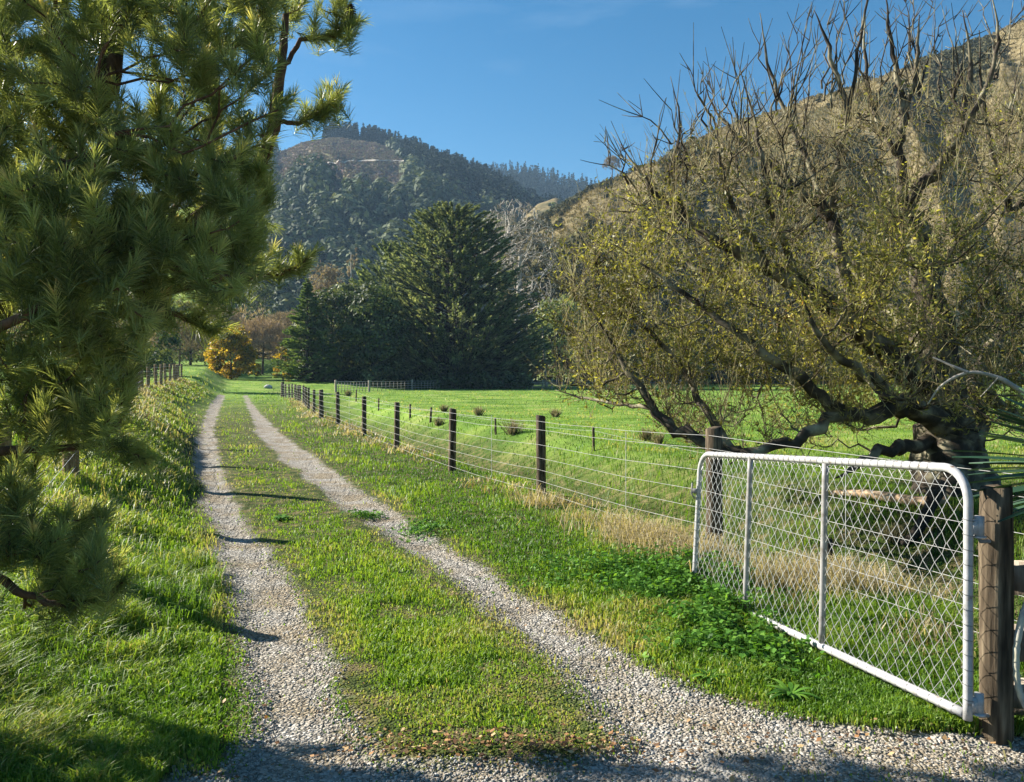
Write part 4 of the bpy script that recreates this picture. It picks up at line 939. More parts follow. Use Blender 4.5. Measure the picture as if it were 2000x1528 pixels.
def deep(n, lo, hi, q):
    """depth for crown points: thick in the middle, thin toward the outline"""
    s = rng.beta(1.6, 1.6, n); mid = 11.6; half = np.interp(q[:, 0], [1090, 1400, 1800, 2150], [1.0, 2.4, 3.2, 3.0]) * np.interp(q[:, 1], [150, 350, 600, 900], [.6, 1, 1, .7])
    return mid + (s - .5) * 2 * half
def ptgt(n, poly):
    q = sample_poly(poly, n); d = deep(n, 0, 0, q); out = np.stack([(q[:, 0] - 1000) / F_PX * d, d, CAM_Z + (735 - q[:, 1]) / F_PX * d], -1)
    g = H(out[:, 0], out[:, 1]); out[:, 2] = np.maximum(out[:, 2], g + .35); return out
p1, r1, nodes, nrad = grow(nodes, nrad, ptgt(150, crown_poly), n=7, lift=.16, rfac=.55, rmin=.009, wob=.05)
p2, r2, nodes, nrad = grow(nodes, nrad, ptgt(620, crown_poly), n=6, lift=.2, rfac=.7, rmin=.005, wob=.05)
tw = MB(); V, Fs = tubes(p1, r1, 6); tw.add(V, Fs); V, Fs = tubes(p2, r2, 5); tw.add(V, Fs)
# bare upright spikes above the crown
spk = []
for (x0, y0, d, dx, dy, k) in [(1240, 330, 11.2, -25, -60, 3), (1290, 340, 11, -10, -120, 3), (1385, 210, 11.9, 0, -90, 4), (1450, 270, 11.8, 0, -140, 4), (1500, 200, 12, 10, -170, 4), (1560, 240, 12, 0, -180, 4), (1630, 160, 11.3, 20, -150, 5), (1690, 170, 12.3, 0, -160, 4), (1760, 160, 12.1, 0, -150, 5), (1800, 170, 12, 10, -150, 4), (1870, 170, 11.6, 10, -140, 5), (1930, 120, 11.1, 10, -110, 3), (1985, 180, 13, 0, -120, 3), (1330, 300, 11.1, 0, -90, 3), (1540, 400, 10.3, 0, -150, 3), (1420, 330, 10.4, -10, -140, 3)]:
    for q in range(k):
        a = P(x0 + rng.normal() * 18, y0 + rng.random() * 60, d); b2 = P(x0 + dx + rng.normal() * 42, y0 + dy * (.7 + .6 * rng.random()), d + rng.normal() * .4)
        s = np.linspace(0, 1, 8)[:, None]; p = a + (b2 - a) * s + rng.normal(size=(8, 3)) * .035; spk.append(p)
spk = np.array(spk); V, Fs = tubes(spk, np.linspace(.016, .0035, 8)[None] * np.ones((len(spk), 1)), 6); tw.add(V, Fs)
side = []
for p in spk:
    for q in range(6):
        i = rng.integers(1, 7); L = .12 + .42 * rng.random(); dr = unit((p[7] - p[0])[None])[0] * .8 + rand_dirs(1)[0] * .7; s = np.linspace(0, 1, 4)[:, None]
        side.append(p[i] + dr * L * s + [0, 0, .1] * s ** 2 * L)
V, Fs = tubes(np.array(side), np.linspace(.008, .003, 4)[None] * np.ones((len(side), 1)), 5); tw.add(V, Fs)
mk('bough', np.concatenate(tw.V) - WB, [np.concatenate(x) for x in tw.F.values()], M_limb, wl)
# fine upright shoots from every limb and bough
allp = np.concatenate([np.array(nodes)]); allr = np.array(nrad)
selp = allp[(allr < .09)]; pxn = 1000 + selp[:, 0] / selp[:, 1] * F_PX; pyn = 735 - (selp[:, 2] - CAM_Z) / selp[:, 1] * F_PX
selp = selp[inside(crown_poly, pxn, pyn)]
ns = 8000; b0 = selp[rng.integers(0, len(selp), ns)]
dirs = unit(np.stack([rng.normal(size=ns) * .55 - .12, rng.normal(size=ns) * .55, .55 + rng.normal(size=ns) * .5], -1)); L = .25 + .55 * rng.random(ns)
s = np.linspace(0, 1, 4)[None, :, None]
sh = b0[:, None] + dirs[:, None] * (L[:, None, None] * s) + np.array([0, 0, 1.]) * s ** 2 * L[:, None, None] * .25
V, Fs = tubes(sh, np.linspace(.0044, .002, 4)[None] * np.ones((ns, 1)), 3)
tgo = mk('twigs', V - WB, Fs, M_twig, wl)
nl = 104000; i = rng.integers(0, ns, nl); tt = rng.random(nl) * .95 + .05; base = b0[i] + dirs[i] * (L[i] * tt)[:, None] + np.array([0, 0, 1.]) * (tt ** 2 * L[i] * .25)[:, None]
cl = fbm(base[:, 0] * 1.1 + 5, base[:, 2] * 1.1 + base[:, 1] * .6, 3)
rowp = 735 - (base[:, 2] - CAM_Z) / base[:, 1] * F_PX
keep = rng.random(nl) < (sstep(.36, .62, cl) * .95 + .08) * (.18 + .82 * sstep(300, 520, rowp)); i = i[keep]; base = base[keep]; cl = cl[keep]; nl = len(base)
D = unit(dirs[i] * .5 + rand_dirs(nl) * .8 + [0, 0, -.25]); Lf = .042 + .036 * rng.random(nl)
V, F = cards(base + D * Lf[:, None] * .5, D, rand_dirs(nl) + [0, 0, .3], Lf, Lf * .34)
yel = fbm(base[:, 0] * .9 + 50, base[:, 2] * .9 + 9, 2)
mk('crown', V - WB, F, G_willow, wl, {'v': rep(np.clip(rng.random(nl) * .62 + (yel - .45) * .9, 0, 1), 4)})

# bleached dead snag poking in from the right in front of the trunk
sn = empty('dead_branch', P(2010, 775, 8.6), 'pale bare dead branch reaching in from the right edge before the willow trunk', 'branch'); off = P(2010, 775, 8.6)
mb = MB()
for pp_, r0, r1_ in ((([2120, 800], [2010, 770], [1950, 738], [1892, 728], [1840, 752], [1812, 790]), .035, .007), (([1892, 728], [1860, 715], [1822, 698]), .02, .009), (([1950, 738], [1925, 765], [1915, 775]), .008, .004)):
    p = smooth_path([P(a, b, 8.6 + .1 * k) for k, (a, b) in enumerate(pp_)], 24); V, Fs = tubes(p[None], np.linspace(r0, r1_, 24)[None] * (1 + .2 * (rng.random(24) - .5)), 7, cap=True); mb.add(V, Fs)
mb.build('limb', M_palebark, sn, off=off, smooth=True)

# ------------------------------------------------------------------ the pine at the left edge
PB = np.array([-3.75, 3.9, float(H(-3.75, 3.9)) - .1])
pine = empty('pine_tree', PB, 'shaggy long-needled pine filling the left edge, boughs hanging over the grass', 'tree')
pl = [
 [(-900, 1500, 3.95, 230), (-780, 1150, 3.9, 180), (-700, 735, 3.9, 150), (-640, 300, 3.9, 120), (-600, -100, 3.9, 100), (-560, -700, 4, 60)],
 [(-690, 650, 3.9, 60), (-350, 560, 4.0, 50), (-60, 430, 4.2, 44), (120, 300, 4.4, 42), (205, 170, 4.5, 44), (222, 40, 4.6, 44), (230, -160, 4.7, 36)],
 [(-650, 350, 3.9, 50), (-250, 200, 4.3, 40), (60, 90, 4.6, 32), (300, 10, 4.8, 26), (520, -60, 5.0, 16)],
 [(-690, 700, 3.9, 56), (-200, 640, 4.2, 40), (150, 560, 4.5, 32), (380, 430, 4.8, 28), (500, 330, 4.9, 24), (538, 220, 4.9, 23), (552, 120, 4.9, 18), (556, 30, 4.9, 12)],
 [(545, 150, 4.9, 10), (590, 80, 5.0, 9), (640, 72, 5.1, 8), (700, 40, 5.1, 5)],
 [(530, 240, 4.9, 10), (580, 240, 4.9, 9), (630, 215, 4.9, 6), (655, 190, 4.9, 4)],
 [(-690, 760, 3.9, 50), (-300, 760, 4.0, 36), (0, 700, 4.2, 28), (200, 620, 4.5, 22), (360, 560, 4.7, 18), (470, 540, 4.8, 14), (560, 530, 4.8, 9), (610, 495, 4.8, 5)],
 [(200, 620, 4.5, 16), (330, 610, 4.6, 12), (400, 640, 4.7, 7), (430, 640, 4.7, 4)],
 [(-690, 850, 3.9, 44), (-300, 860, 3.8, 30), (-50, 880, 3.8, 20), (100, 878, 3.85, 15), (200, 860, 3.9, 12), (238, 800, 3.9, 14), (240, 740, 3.9, 10)],
 [(190, 862, 3.9, 8), (250, 880, 3.95, 7), (285, 905, 3.95, 4)],
 [(-700, 980, 3.9, 40), (-350, 1060, 3.7, 28), (-60, 1110, 3.6, 18), (60, 1165, 3.6, 15), (140, 1183, 3.6, 12), (200, 1165, 3.6, 8), (245, 1140, 3.6, 4)],
 [(-60, 1110, 3.6, 12), (30, 1080, 3.5, 10), (90, 1060, 3.5, 6)],
 [(-690, 600, 3.9, 44), (-300, 480, 3.6, 32), (-50, 420, 3.5, 22), (120, 330, 3.5, 15), (230, 260, 3.5, 9)],
 [(-690, 740, 3.9, 44), (-250, 700, 3.5, 30), (0, 640, 3.4, 20), (130, 560, 3.4, 13), (230, 470, 3.45, 8)],
 [(300, 480, 4.7, 12), (400, 300, 4.9, 12), (415, 180, 4.9, 14), (418, 60, 4.9, 10)],
 [(380, 430, 4.8, 10), (460, 520, 4.7, 11), (485, 500, 4.7, 12), (488, 460, 4.7, 8)],
]
pm = MB(); nodes, nrad = [], []; LT = []
for L in pl:
    L = np.array(L, float); pts = np.array([P(a, b, d) for a, b, d, _ in L]); rr = L[:, 3] / 2 / F_PX * L[:, 2]
    if L[0, 1] == 1500: pts[0, 2] = PB[2] - .1
    n = len(L) * 4; p = smooth_path(pts, n) + rng.normal(size=(n, 3)) * .006; r = np.interp(np.linspace(0, len(L) - 1, n), np.arange(len(L)), rr)
    V, Fs = tubes(p[None], r[None], 12, cap=True); pm.add(V, Fs); nodes += list(p); nrad += list(r)
    if L[-1, 3] < 9:
        for q in range(-1, -9, -1): LT.append((p[q], p[q] - p[q - 1]))
pine_poly = [(-120, -150), (560, -150), (560, 60), (545, 130), (556, 200), (556, 260), (530, 340), (520, 420), (555, 470), (600, 500), (560, 530), (480, 545), (430, 600), (330, 612), (300, 640), (285, 700), (262, 760), (238, 830), (120, 880), (60, 920), (40, 1000), (-120, 1000)]
low_poly = [(-120, 950), (20, 930), (70, 960), (110, 1000), (225, 980), (232, 1060), (238, 1140), (140, 1180), (40, 1160), (-120, 1120)]
sp_poly = [(560, -60), (730, -60), (715, 30), (705, 70), (650, 100), (600, 90), (575, 60)]
sp2 = [(560, 150), (610, 170), (660, 180), (665, 215), (620, 250), (570, 260)]
def tg(poly, n, lo, hi):
    q = sample_poly(poly, n); d = lo + (hi - lo) * rng.random(n); d = np.minimum(d, np.interp(q[:, 1], [520, 680], [5.2, 4.0]) + .15 * rng.random(n))
    return np.stack([(q[:, 0] - 1000) / F_PX * d, d, CAM_Z + (735 - q[:, 1]) / F_PX * d], -1)
T1 = np.vstack([tg(pine_poly, 95, 3.6, 5.0), tg(low_poly, 14, 3.4, 4.0)])
p1, r1, nodes, nrad = grow(nodes, nrad, T1, n=7, lift=.14, rfac=.5, rmin=.005, wob=.04)
V, Fs = tubes(p1, r1, 6); pm.add(V, Fs)
T2 = np.vstack([tg(pine_poly, 860, 3.35, 5.1), tg(low_poly, 75, 3.35, 4.1), tg(sp_poly, 16, 4.9, 5.2), tg(sp2, 9, 4.8, 5.0),
                P(610, 495, 4.8)[None], P(590, 510, 4.8)[None], P(430, 640, 4.7)[None], P(285, 905, 3.95)[None], P(245, 1140, 3.6)[None], P(240, 735, 3.9)[None]])
T2 = np.vstack([T2, tg([(-900, -200), (-120, -200), (-120, 950), (-700, 900)], 110, 3.5, 4.6), tg([(100, -60), (420, -60), (420, 60), (100, 60)], 25, 4.2, 4.9)])
# bigger tufts lit by the sun, near the camera
_px = 1000 + T2[:, 0] / T2[:, 1] * F_PX; _py = 735 - (T2[:, 2] - CAM_Z) / T2[:, 1] * F_PX
T2 = T2[~(((np.abs(_px - 226) < 26) & (_py < 150) & (T2[:, 1] < 4.75)) | ((np.abs(_px - 545) < 22) & (_py > 20) & (_py < 330)))]
T2 = np.vstack([T2, tg([(0, 350), (60, 330), (280, 280), (330, 240), (300, 420), (290, 520), (130, 640), (0, 700)], 70, 3.2, 3.7)])
p2, r2, nodes, nrad = grow(nodes, nrad, T2, n=5, lift=.14, rfac=.6, rmin=.0032, wob=.05)
V, Fs = tubes(p2, r2, 5); pm.add(V, Fs)
ptr = mk('trunk', np.concatenate(pm.V) - PB, [np.concatenate(x) for x in pm.F.values()], M_pinebark, pine, smooth=True)
# needle shoots: one at each twig end plus some along the twigs
ends = p2[:, -1]; ed = unit(p2[:, -1] - p2[:, -2] + np.array([0, 0, .03])); shoots = [(ends, ed, np.full(len(ends), 1.0))]
for k in (3, 2):
    dd = unit(p2[:, k] - p2[:, k - 1] + rand_dirs(len(p2)) * .03 + [0, 0, .02]); msk = rng.random(len(p2)) < (.9 if k == 3 else .5)
    shoots.append((p2[msk, k], dd[msk], np.full(msk.sum(), .5)))
shoots.append((np.array([q[0] for q in LT]), unit(np.array([q[1] for q in LT]) + rand_dirs(len(LT)) * .01), np.full(len(LT), .8)))
shoots.append((p1[:, -1], unit(p1[:, -1] - p1[:, -2]), np.full(len(p1), .8)))
SP = np.vstack([q[0] for q in shoots]); SD = np.vstack([q[1] for q in shoots]); fresh = np.concatenate([q[2] for q in shoots])
ns = len(SP); per = 92; SL = .12 + .13 * rng.random(ns)
t = rng.random((ns, per)); th = rng.random((ns, per)) * 6.283
ax1 = unit(np.cross(SD, [.3, .2, 1.])); ax2 = np.cross(SD, ax1)
rad_ = ax1[:, None] * np.cos(th)[..., None] + ax2[:, None] * np.sin(th)[..., None]
open_ = (1.0 - .55 * t)[..., None]                       # needles close up toward the tip
nd = unit(SD[:, None] * (.65 + .5 * t[..., None]) + rad_ * open_ + rng.normal(size=(ns, per, 3)) * .12)
nb_ = SP[:, None] + SD[:, None] * ((t - .75) * SL[:, None])[..., None]
nL = (.085 + .035 * rng.random((ns, per))) * (1 - .25 * t)
nd = nd.reshape(-1, 3); nb_ = nb_.reshape(-1, 3); nL = nL.reshape(-1)
wv_ = unit(np.cross(nd, rand_dirs(len(nd)))) * (.0013 + .0006 * rng.random((len(nd), 1)))
tipv = nb_ + nd * nL[:, None] + np.array([0, 0, -1.]) * (nL ** 2)[:, None] * .7
mid = nb_ + nd * (nL * .55)[:, None]
V = np.stack([nb_ - wv_, nb_ + wv_, mid + wv_ * .9, tipv, mid - wv_ * .9], 1).reshape(-1, 3)
i5 = np.arange(len(nd))[:, None] * 5
F4 = i5 + np.array([[0, 1, 2, 4]]); F3 = i5 + np.array([[4, 2, 3]])
sb = rng.random(ns) ** 1.6 * .55
v_ = np.clip(rep(sb, per) + t.reshape(-1) * .42 * rep(fresh, per) + rng.random(len(nd)) * .12 + (rng.random(len(nd)) < .015) * .5, 0, 1)  # shoot tips yellower, with some of their highlight put into the colour
mk('needles', V - PB, [F4, F3], G_pine, pine, {'v': rep(v_, 5)})
# brown cones clasped to the upper boughs
M_cone = noisemat('pine_cone', [(.3, (.03, .018, .012)), (.7, (.13, .08, .045))], scale=30, bstr=1)
for px_, py_, d_ in ((684, 25, 5.1), (300, 588, 4.5), (412, 120, 4.8)):
    mb = MB(); c = P(px_, py_, d_); k_ = 90; f = np.linspace(0, 1, k_); a = np.arange(k_) * 2.4
    rr = .03 * np.sin(np.pi * (f * .85 + .12)) ** .7
    q = c + np.stack([np.cos(a) * rr, np.sin(a) * rr, .05 - .11 * f], -1); D = np.stack([np.cos(a), np.sin(a), 0 * a - .5], -1)
    V, F = cards(q, D, np.stack([np.cos(a), np.sin(a), 0 * a + 1.2], -1), .022, .02); mb.add(V, F)
    V, Fs = tubes((c + np.array([[0, 0, .05], [0, 0, 0], [0, 0, -.06]]))[None], np.array([[.012, .024, .008]]), 8, cap=True); mb.add(V, Fs)
    mb.build('cone', M_cone, ptr, off=PB)

# ------------------------------------------------------------------ spiky sword-leaved plant at the right edge
M_sword = leafmat('sword_leaves', [(0, (.012, .035, .018)), (.6, (.03, .075, .04)), (1, (.10, .17, .10))], .12, .35, .5)
yc = np.array([2.72, 3.6, 0]); yu = empty('cabbage_palm', yc, 'dark spiky sword-leaved plant reaching in from the right edge above the gate post', 'plant')
mb = MB(); V, Fs = tubes(np.array([[[0, 0, -.1], [.02, 0, .45], [0, 0, 1.12]]]), np.array([[.055, .045, .05]]), 10, cap=True); mb.add(V, Fs); mb.build('trunk', M_bark, yu)
k_ = 210; el = np.arcsin(rng.uniform(-.22, .98, k_)); az = rng.random(k_) * 6.283; LL = .58 + .24 * rng.random(k_)
d0_ = np.stack([np.cos(el) * np.cos(az), np.cos(el) * np.sin(az), np.sin(el)], -1)
n = 9; s = np.linspace(0, 1, n); c = np.array([0, 0, 1.12]) + d0_[:, None] * (LL[:, None] * s)[..., None] - np.array([0, 0, 1.]) * (LL[:, None] * .14 * (s ** 2)[None] * np.cos(el)[:, None])[..., None]
sd_ = unit(np.cross(d0_, [0, 0, 1.]) + rand_dirs(k_) * .6); wid = (.005 + .018 * np.sin(np.pi * np.clip(s * .8 + .12, 0, 1)) ** .8 * (1 - s) ** .35)
up_ = np.cross(sd_, d0_)
V = np.stack([c - sd_[:, None] * wid[None, :, None], c + up_[:, None] * -.006, c + sd_[:, None] * wid[None, :, None]], 2)   # channelled blades
ix = np.arange(k_ * n * 3).reshape(k_, n, 3)
F = np.concatenate([np.stack([ix[:, :-1, q], ix[:, :-1, q + 1], ix[:, 1:, q + 1], ix[:, 1:, q]], -1).reshape(-1, 4) for q in (0, 1)])
mk('leaves', V.reshape(-1, 3), F, M_sword, yu, {'v': rep(rng.random(k_), n * 3)}, smooth=True)
# ------------------------------------------------------------------ grass, gravel, weeds
def grass(name, x, y, h, wdt, v, gm, lean=.45, label='', z=None, hue='grass'):
    n = len(x); z = H(x, y) if z is None else z
    az = rng.random(n) * 6.283; la = rng.random(n) * 6.283
    ln = (lean * (.3 + rng.random(n)))[:, None] * np.stack([np.cos(la), np.sin(la), 0 * la], -1)
    b0 = np.stack([x, y, z - .005], -1); sd = np.stack([np.cos(az), np.sin(az), 0 * az], -1) * (wdt / 2)[:, None]
    up = np.array([0, 0, 1.])
    m_ = b0 + (up * .62 + ln * .35) * h[:, None]; tp = b0 + (up * .92 + ln * 1.1 - up * (lean * .35)) * h[:, None]
    V = np.stack([b0 - sd, b0 + sd, m_ + sd * .8, tp, m_ - sd * .8], 1).reshape(-1, 3)
    i5 = np.arange(n)[:, None] * 5
    o = mk(name, V, [i5 + np.array([[0, 1, 2, 4]]), i5 + np.array([[4, 2, 3]])], gm, attrs={'v': rep(np.clip(v, 0, 1), 5)})
    return tag(o, label, hue, kind='stuff')
G_grass = leafmat('green_grass', [(0, (.03, .08, .010)), (.3, (.07, .16, .018)), (.55, (.13, .24, .028)), (.75, (.23, .32, .05)), (.87, (.31, .32, .11)), (1, (.38, .34, .18))], .45, .5, .3)
G_straw = leafmat('straw_grass', [(0, (.16, .13, .06)), (.4, (.34, .28, .15)), (1, (.62, .54, .36))], .35, .5, .3)

n = 620000
py = 738 + (1575 - 738) * rng.random(n) ** .88; px = rng.uniform(-330, 2330, n)
d = 2574 / (py - 735) * (1 + .01 * rng.normal(size=n)); k = d < 100; d = d[k]; px = px[k]
x = (px - 1000) / F_PX * d; y = d
g = gravel(x, y); pd = (x - rfx(y)) * .88; s = x - lfx(y)
worn = sstep(-.35, .0, g)                        # trodden margins
cs = np.clip((fbm(x * 1.3 + 9, y * .9 + 4, 4) - .5) * 1.9 + .5, 0, 1); cs2 = fbm(x * 5 + 3, y * 5, 3)
between = (x > np.interp(y, TL[:, 0], TL[:, 2])) & (x < np.interp(y, TR[:, 0], TR[:, 1]))
thin = np.where(between, .45 + .45 * sstep(.40, .6, cs), 1.0) * (1 - .75 * worn)
litter = (between & (y < 3.75))
thin = thin * (1 - .4 * sstep(.5, 1.5, pd) * (1 - sstep(3.5, 5, pd)))
thin = np.where(litter, .15, thin)
thin = np.where(g > 0, .012 + .10 * sstep(.12, 0, g), thin)

k = rng.random(len(x)) < thin
x, y, g, pd, s, cs, cs2, between, worn = [q[k] for q in (x, y, g, pd, s, cs, cs2, between, worn)]
hh = np.interp(y, [2, 6, 20, 60, 100], [.05, .055, .07, .10, .14])
hh = hh * (.6 + .8 * cs2) * (.75 + .7 * sstep(.4, .65, cs))
hh = hh * np.where(between, .62, 1) * (1 - .5 * worn)
tall = sstep(-1.9, -3.0, x) * sstep(7.5, 5.2, y)               # rank growth bottom left
hh = hh * (1 + 1.6 * tall)
bank = (s < 1.6) & (s > -2); hh = np.where(bank, hh * 1.7, hh)
hh = hh * np.where(pd > 4.5, .75, 1.0) * (1 + .5 * ((pd > .5) & (pd < 4)))
hh = hh * (.55 + .9 * rng.random(len(x)))
ww = np.clip(.0042 + y * .00062, .004, .05) * (.6 + .8 * rng.random(len(x)))
v = .18 + .62 * cs + .35 * (rng.random(len(x)) - .5) + .12 * (cs2 - .5)
v = v + np.where(between, .36 * sstep(.52, .28, cs) + .02, 0) + worn * .18
v = v + np.where(bank, .16, 0) + (rng.random(len(x)) < .02) * .3
v = v + np.where(pd > 4, .12 + (fbm(x * .22, y * .13, 3) - .5) * .9, 0) - .20 * sstep(.5, 1.5, pd) * (1 - sstep(3.8, 5, pd)) * (y > 5)
grass('verge_grass', x, y, hh, ww, v, G_grass, label='fresh green grass of the verges, the crown of the drive and the paddock')

n = 90000; x = np.concatenate([rng.uniform(-9, -1.6, n), rng.uniform(3.0, 8, n // 2)]); y = np.concatenate([rng.uniform(-2, 6.5, n), rng.uniform(1.5, 9, n // 2)])
k = (np.abs(x) > .62 * y + .3) & (gravel(x, y) < 0); x = x[k]; y = y[k]; n = len(x)
grass('meadow_grass', x, y, .09 + .08 * rng.random(n), np.full(n, .007), .2 + .5 * fbm(x, y, 3) + .2 * rng.random(n), G_grass, label='uncut grass beside the drive around the foot of the pine')
# extra rank grass: bottom-left corner and bank face
def tufts(cx, cy, n_, spread, h, w, v0, lean=.5):
    x = cx + rng.normal(size=n_) * spread; y = cy + rng.normal(size=n_) * spread
    return x, y, h * (.5 + .8 * rng.random(n_)), w * (.6 + .8 * rng.random(n_)), v0 + .3 * (rng.random(n_) - .5)
T = []
for q in range(420):
    cy = rng.uniform(3.2, 7.0); cx = rng.uniform(-5.0, -1.55 - .06 * cy) 
    if cx < lfx(cy) - .6: continue
    edge = sstep(-1.4, -2.4, cx)
    T.append(tufts(cx, cy, 60, .05, .07 + .14 * edge, .0062, .35 + .4 * rng.random()))
for q in range(900):
    cy = 6 + 60 * rng.random() ** 1.5; cx = float(lfx(cy)) + rng.uniform(-.5, 1.0) * np.interp(cy, [6, 60], [.8, 1.6])
    T.append(tufts(cx, cy, 40, .10 + cy * .004, .16, .006 + cy * .0007, .55 + .4 * rng.random()))
x, y, h_, w_, v_ = [np.concatenate(q) for q in zip(*T)]
k = gravel(x, y) < -.05
grass('rank_grass', x[k], y[k], h_[k], w_[k], v_[k], G_grass, lean=.75, label='long rank grass along the left bank and in the near left corner')

# straw-coloured dead grass under both fences
T = []
for q in range(360):
    cy = 4.6 + 56 * rng.random() ** 1.7; side = rng.random() < .7
    if side: cx = float(rfx(cy)) + rng.normal() * .28 - .05
    else: cx = float(lfx(cy)) + rng.normal() * .25 + .15
    if side and cy < 6 and rng.random() < .5: continue
    if not side and cy < 15: continue
    if side and vnoise(np.array(cy * .55), np.array(3.)) < .32: continue
    T.append(tufts(cx, cy, int(10 + 34 * rng.random()), .09 + cy * .003, .08 + .13 * rng.random() if side else .3, .0045 + cy * .0006, rng.random()))
for cx, cy, n_ in ((1.25, 7.7, 1100), (1.5, 7.2, 1100), (1.1, 8.4, 500), (.8, 9.0, 250), (2.3, 6.2, 800), (2.55, 6.6, 500), (1.9, 6.5, 500), (2.9, 6.0, 300), (.3, 10.2, 250)):
    T.append(tufts(cx, cy, n_, .22, .26, .006, .6, ))
x, y, h_, w_, v_ = [np.concatenate(q) for q in zip(*T)]
k = gravel(x, y) < -.1
grass('dry_grass', x[k], y[k], h_[k], w_[k], v_[k], G_straw, lean=1.0, label='straw-coloured dead grass along the fence lines')

# broad-leaved weeds in front of the gate
G_weed = leafmat('weed_leaves', [(0, (.03, .09, .012)), (.5, (.085, .22, .025)), (1, (.19, .36, .05))], .4, .55, .2)
def weeds(cx, cy, n_, sx, sy, h, name='broadleaf_weeds', label='', kind='stuff'):
    x = cx + rng.normal(size=n_) * sx; y = cy + rng.normal(size=n_) * sy
    bp = fbm(x * 5, y * 5, 2); z = H(x, y) + h * (.15 + .95 * rng.random(n_)) * (.3 + 1.3 * (bp - .2))
    c = np.stack([x, y, z], -1); D = unit(rand_dirs(n_) * [1, 1, .35] + [0, 0, .25]); s_ = .022 + .028 * rng.random(n_)
    V, F = cards(c, D, rand_dirs(n_) * .5 + [0, 0, 1.], s_, s_ * .75)
    # stems
    st = np.stack([np.stack([x, y, H(x, y)], -1), c], 1); V2, F2 = tubes(st, np.full((n_, 2), .0016), 3)
    return c, V, F, V2, F2
Vs, Fs_, As = [], {}, []; nn = 0
for cx, cy, n_, sx, sy, h in ((1.02, 6.5, 1500, .26, .34, .17), (1.25, 6.0, 1700, .24, .34, .17), (.6, 6.6, 800, .26, .3, .12), (1.32, 5.4, 1300, .17, .3, .14), (1.1, 5.1, 1300, .18, .25, .1), (1.5, 6.5, 1500, .14, .3, .2), (1.4, 4.8, 700, .12, .2, .1), (-.9, 8.6, 500, .12, .2, .09), (-1.62, 9.4, 260, .1, .15, .08)):
    c, V, F, V2, F2 = weeds(cx, cy, n_, sx, sy, h)
    for V_, F_, vv in ((V, [F], rep(rng.random(len(V) // 4), 4)), (V2, F2, np.full(len(V2), .3))):
        for f in F_: Fs_.setdefault(f.shape[1], []).append(f + nn)
        Vs.append(V_); As.append(vv); nn += len(V_)
tag(mk('broadleaf_weeds', np.concatenate(Vs), [np.concatenate(q) for q in Fs_.values()], G_weed, attrs={'v': np.concatenate(As)}), 'bright leafy weeds sprawling before the open gate', 'weeds', kind='stuff')

def rosette(x, y, n_, L, wd, mt, name, label, el=.5, cat='weed'):
    z = float(H(x, y)); e = az = np.arange(n_) * 2.4 + rng.random(n_) * .4; ee = el * (.5 + rng.random(n_))
    d0 = np.stack([np.cos(az) * np.cos(ee), np.sin(az) * np.cos(ee), np.sin(ee)], -1); LL = L * (.6 + .5 * rng.random(n_)); m_ = 7; s = np.linspace(0, 1, m_)
    c = d0[:, None] * (LL[:, None] * s)[..., None] - np.array([0, 0, 1.]) * (LL[:, None] * .45 * s[None] ** 2)[..., None] + [0, 0, .015]
    sd = unit(np.cross(d0, [0, 0, 1.])); w_ = wd * np.sin(np.pi * np.clip(s * .92 + .06, 0, 1))
    V = np.stack([c - sd[:, None] * w_[None, :, None], c + sd[:, None] * w_[None, :, None]], 2); ix = np.arange(n_ * m_ * 2).reshape(n_, m_, 2)
    F = np.stack([ix[:, :-1, 0], ix[:, :-1, 1], ix[:, 1:, 1], ix[:, 1:, 0]], -1).reshape(-1, 4)
    o = mk(name, V.reshape(-1, 3), F, mt, attrs={'v': rep(rng.random(n_), m_ * 2)}, smooth=True, loc=(x, y, z)); return tag(o, label, cat, 'leafy rosettes in the grass')
rosette(1.36, 4.12, 34, .17, .012, G_weed, 'dock_plant', 'leafy dock rosette on the grass below the middle of the gate')
rosette(1.02, 4.35, 26, .13, .010, G_weed, 'dock_plant', 'smaller leafy rosette left of the dock below the gate')
rosette(-2.52, 9.2, 30, .17, .022, G_weed, 'dock_plant', 'dark leafy rosette on the grassy crown between the wheel tracks')

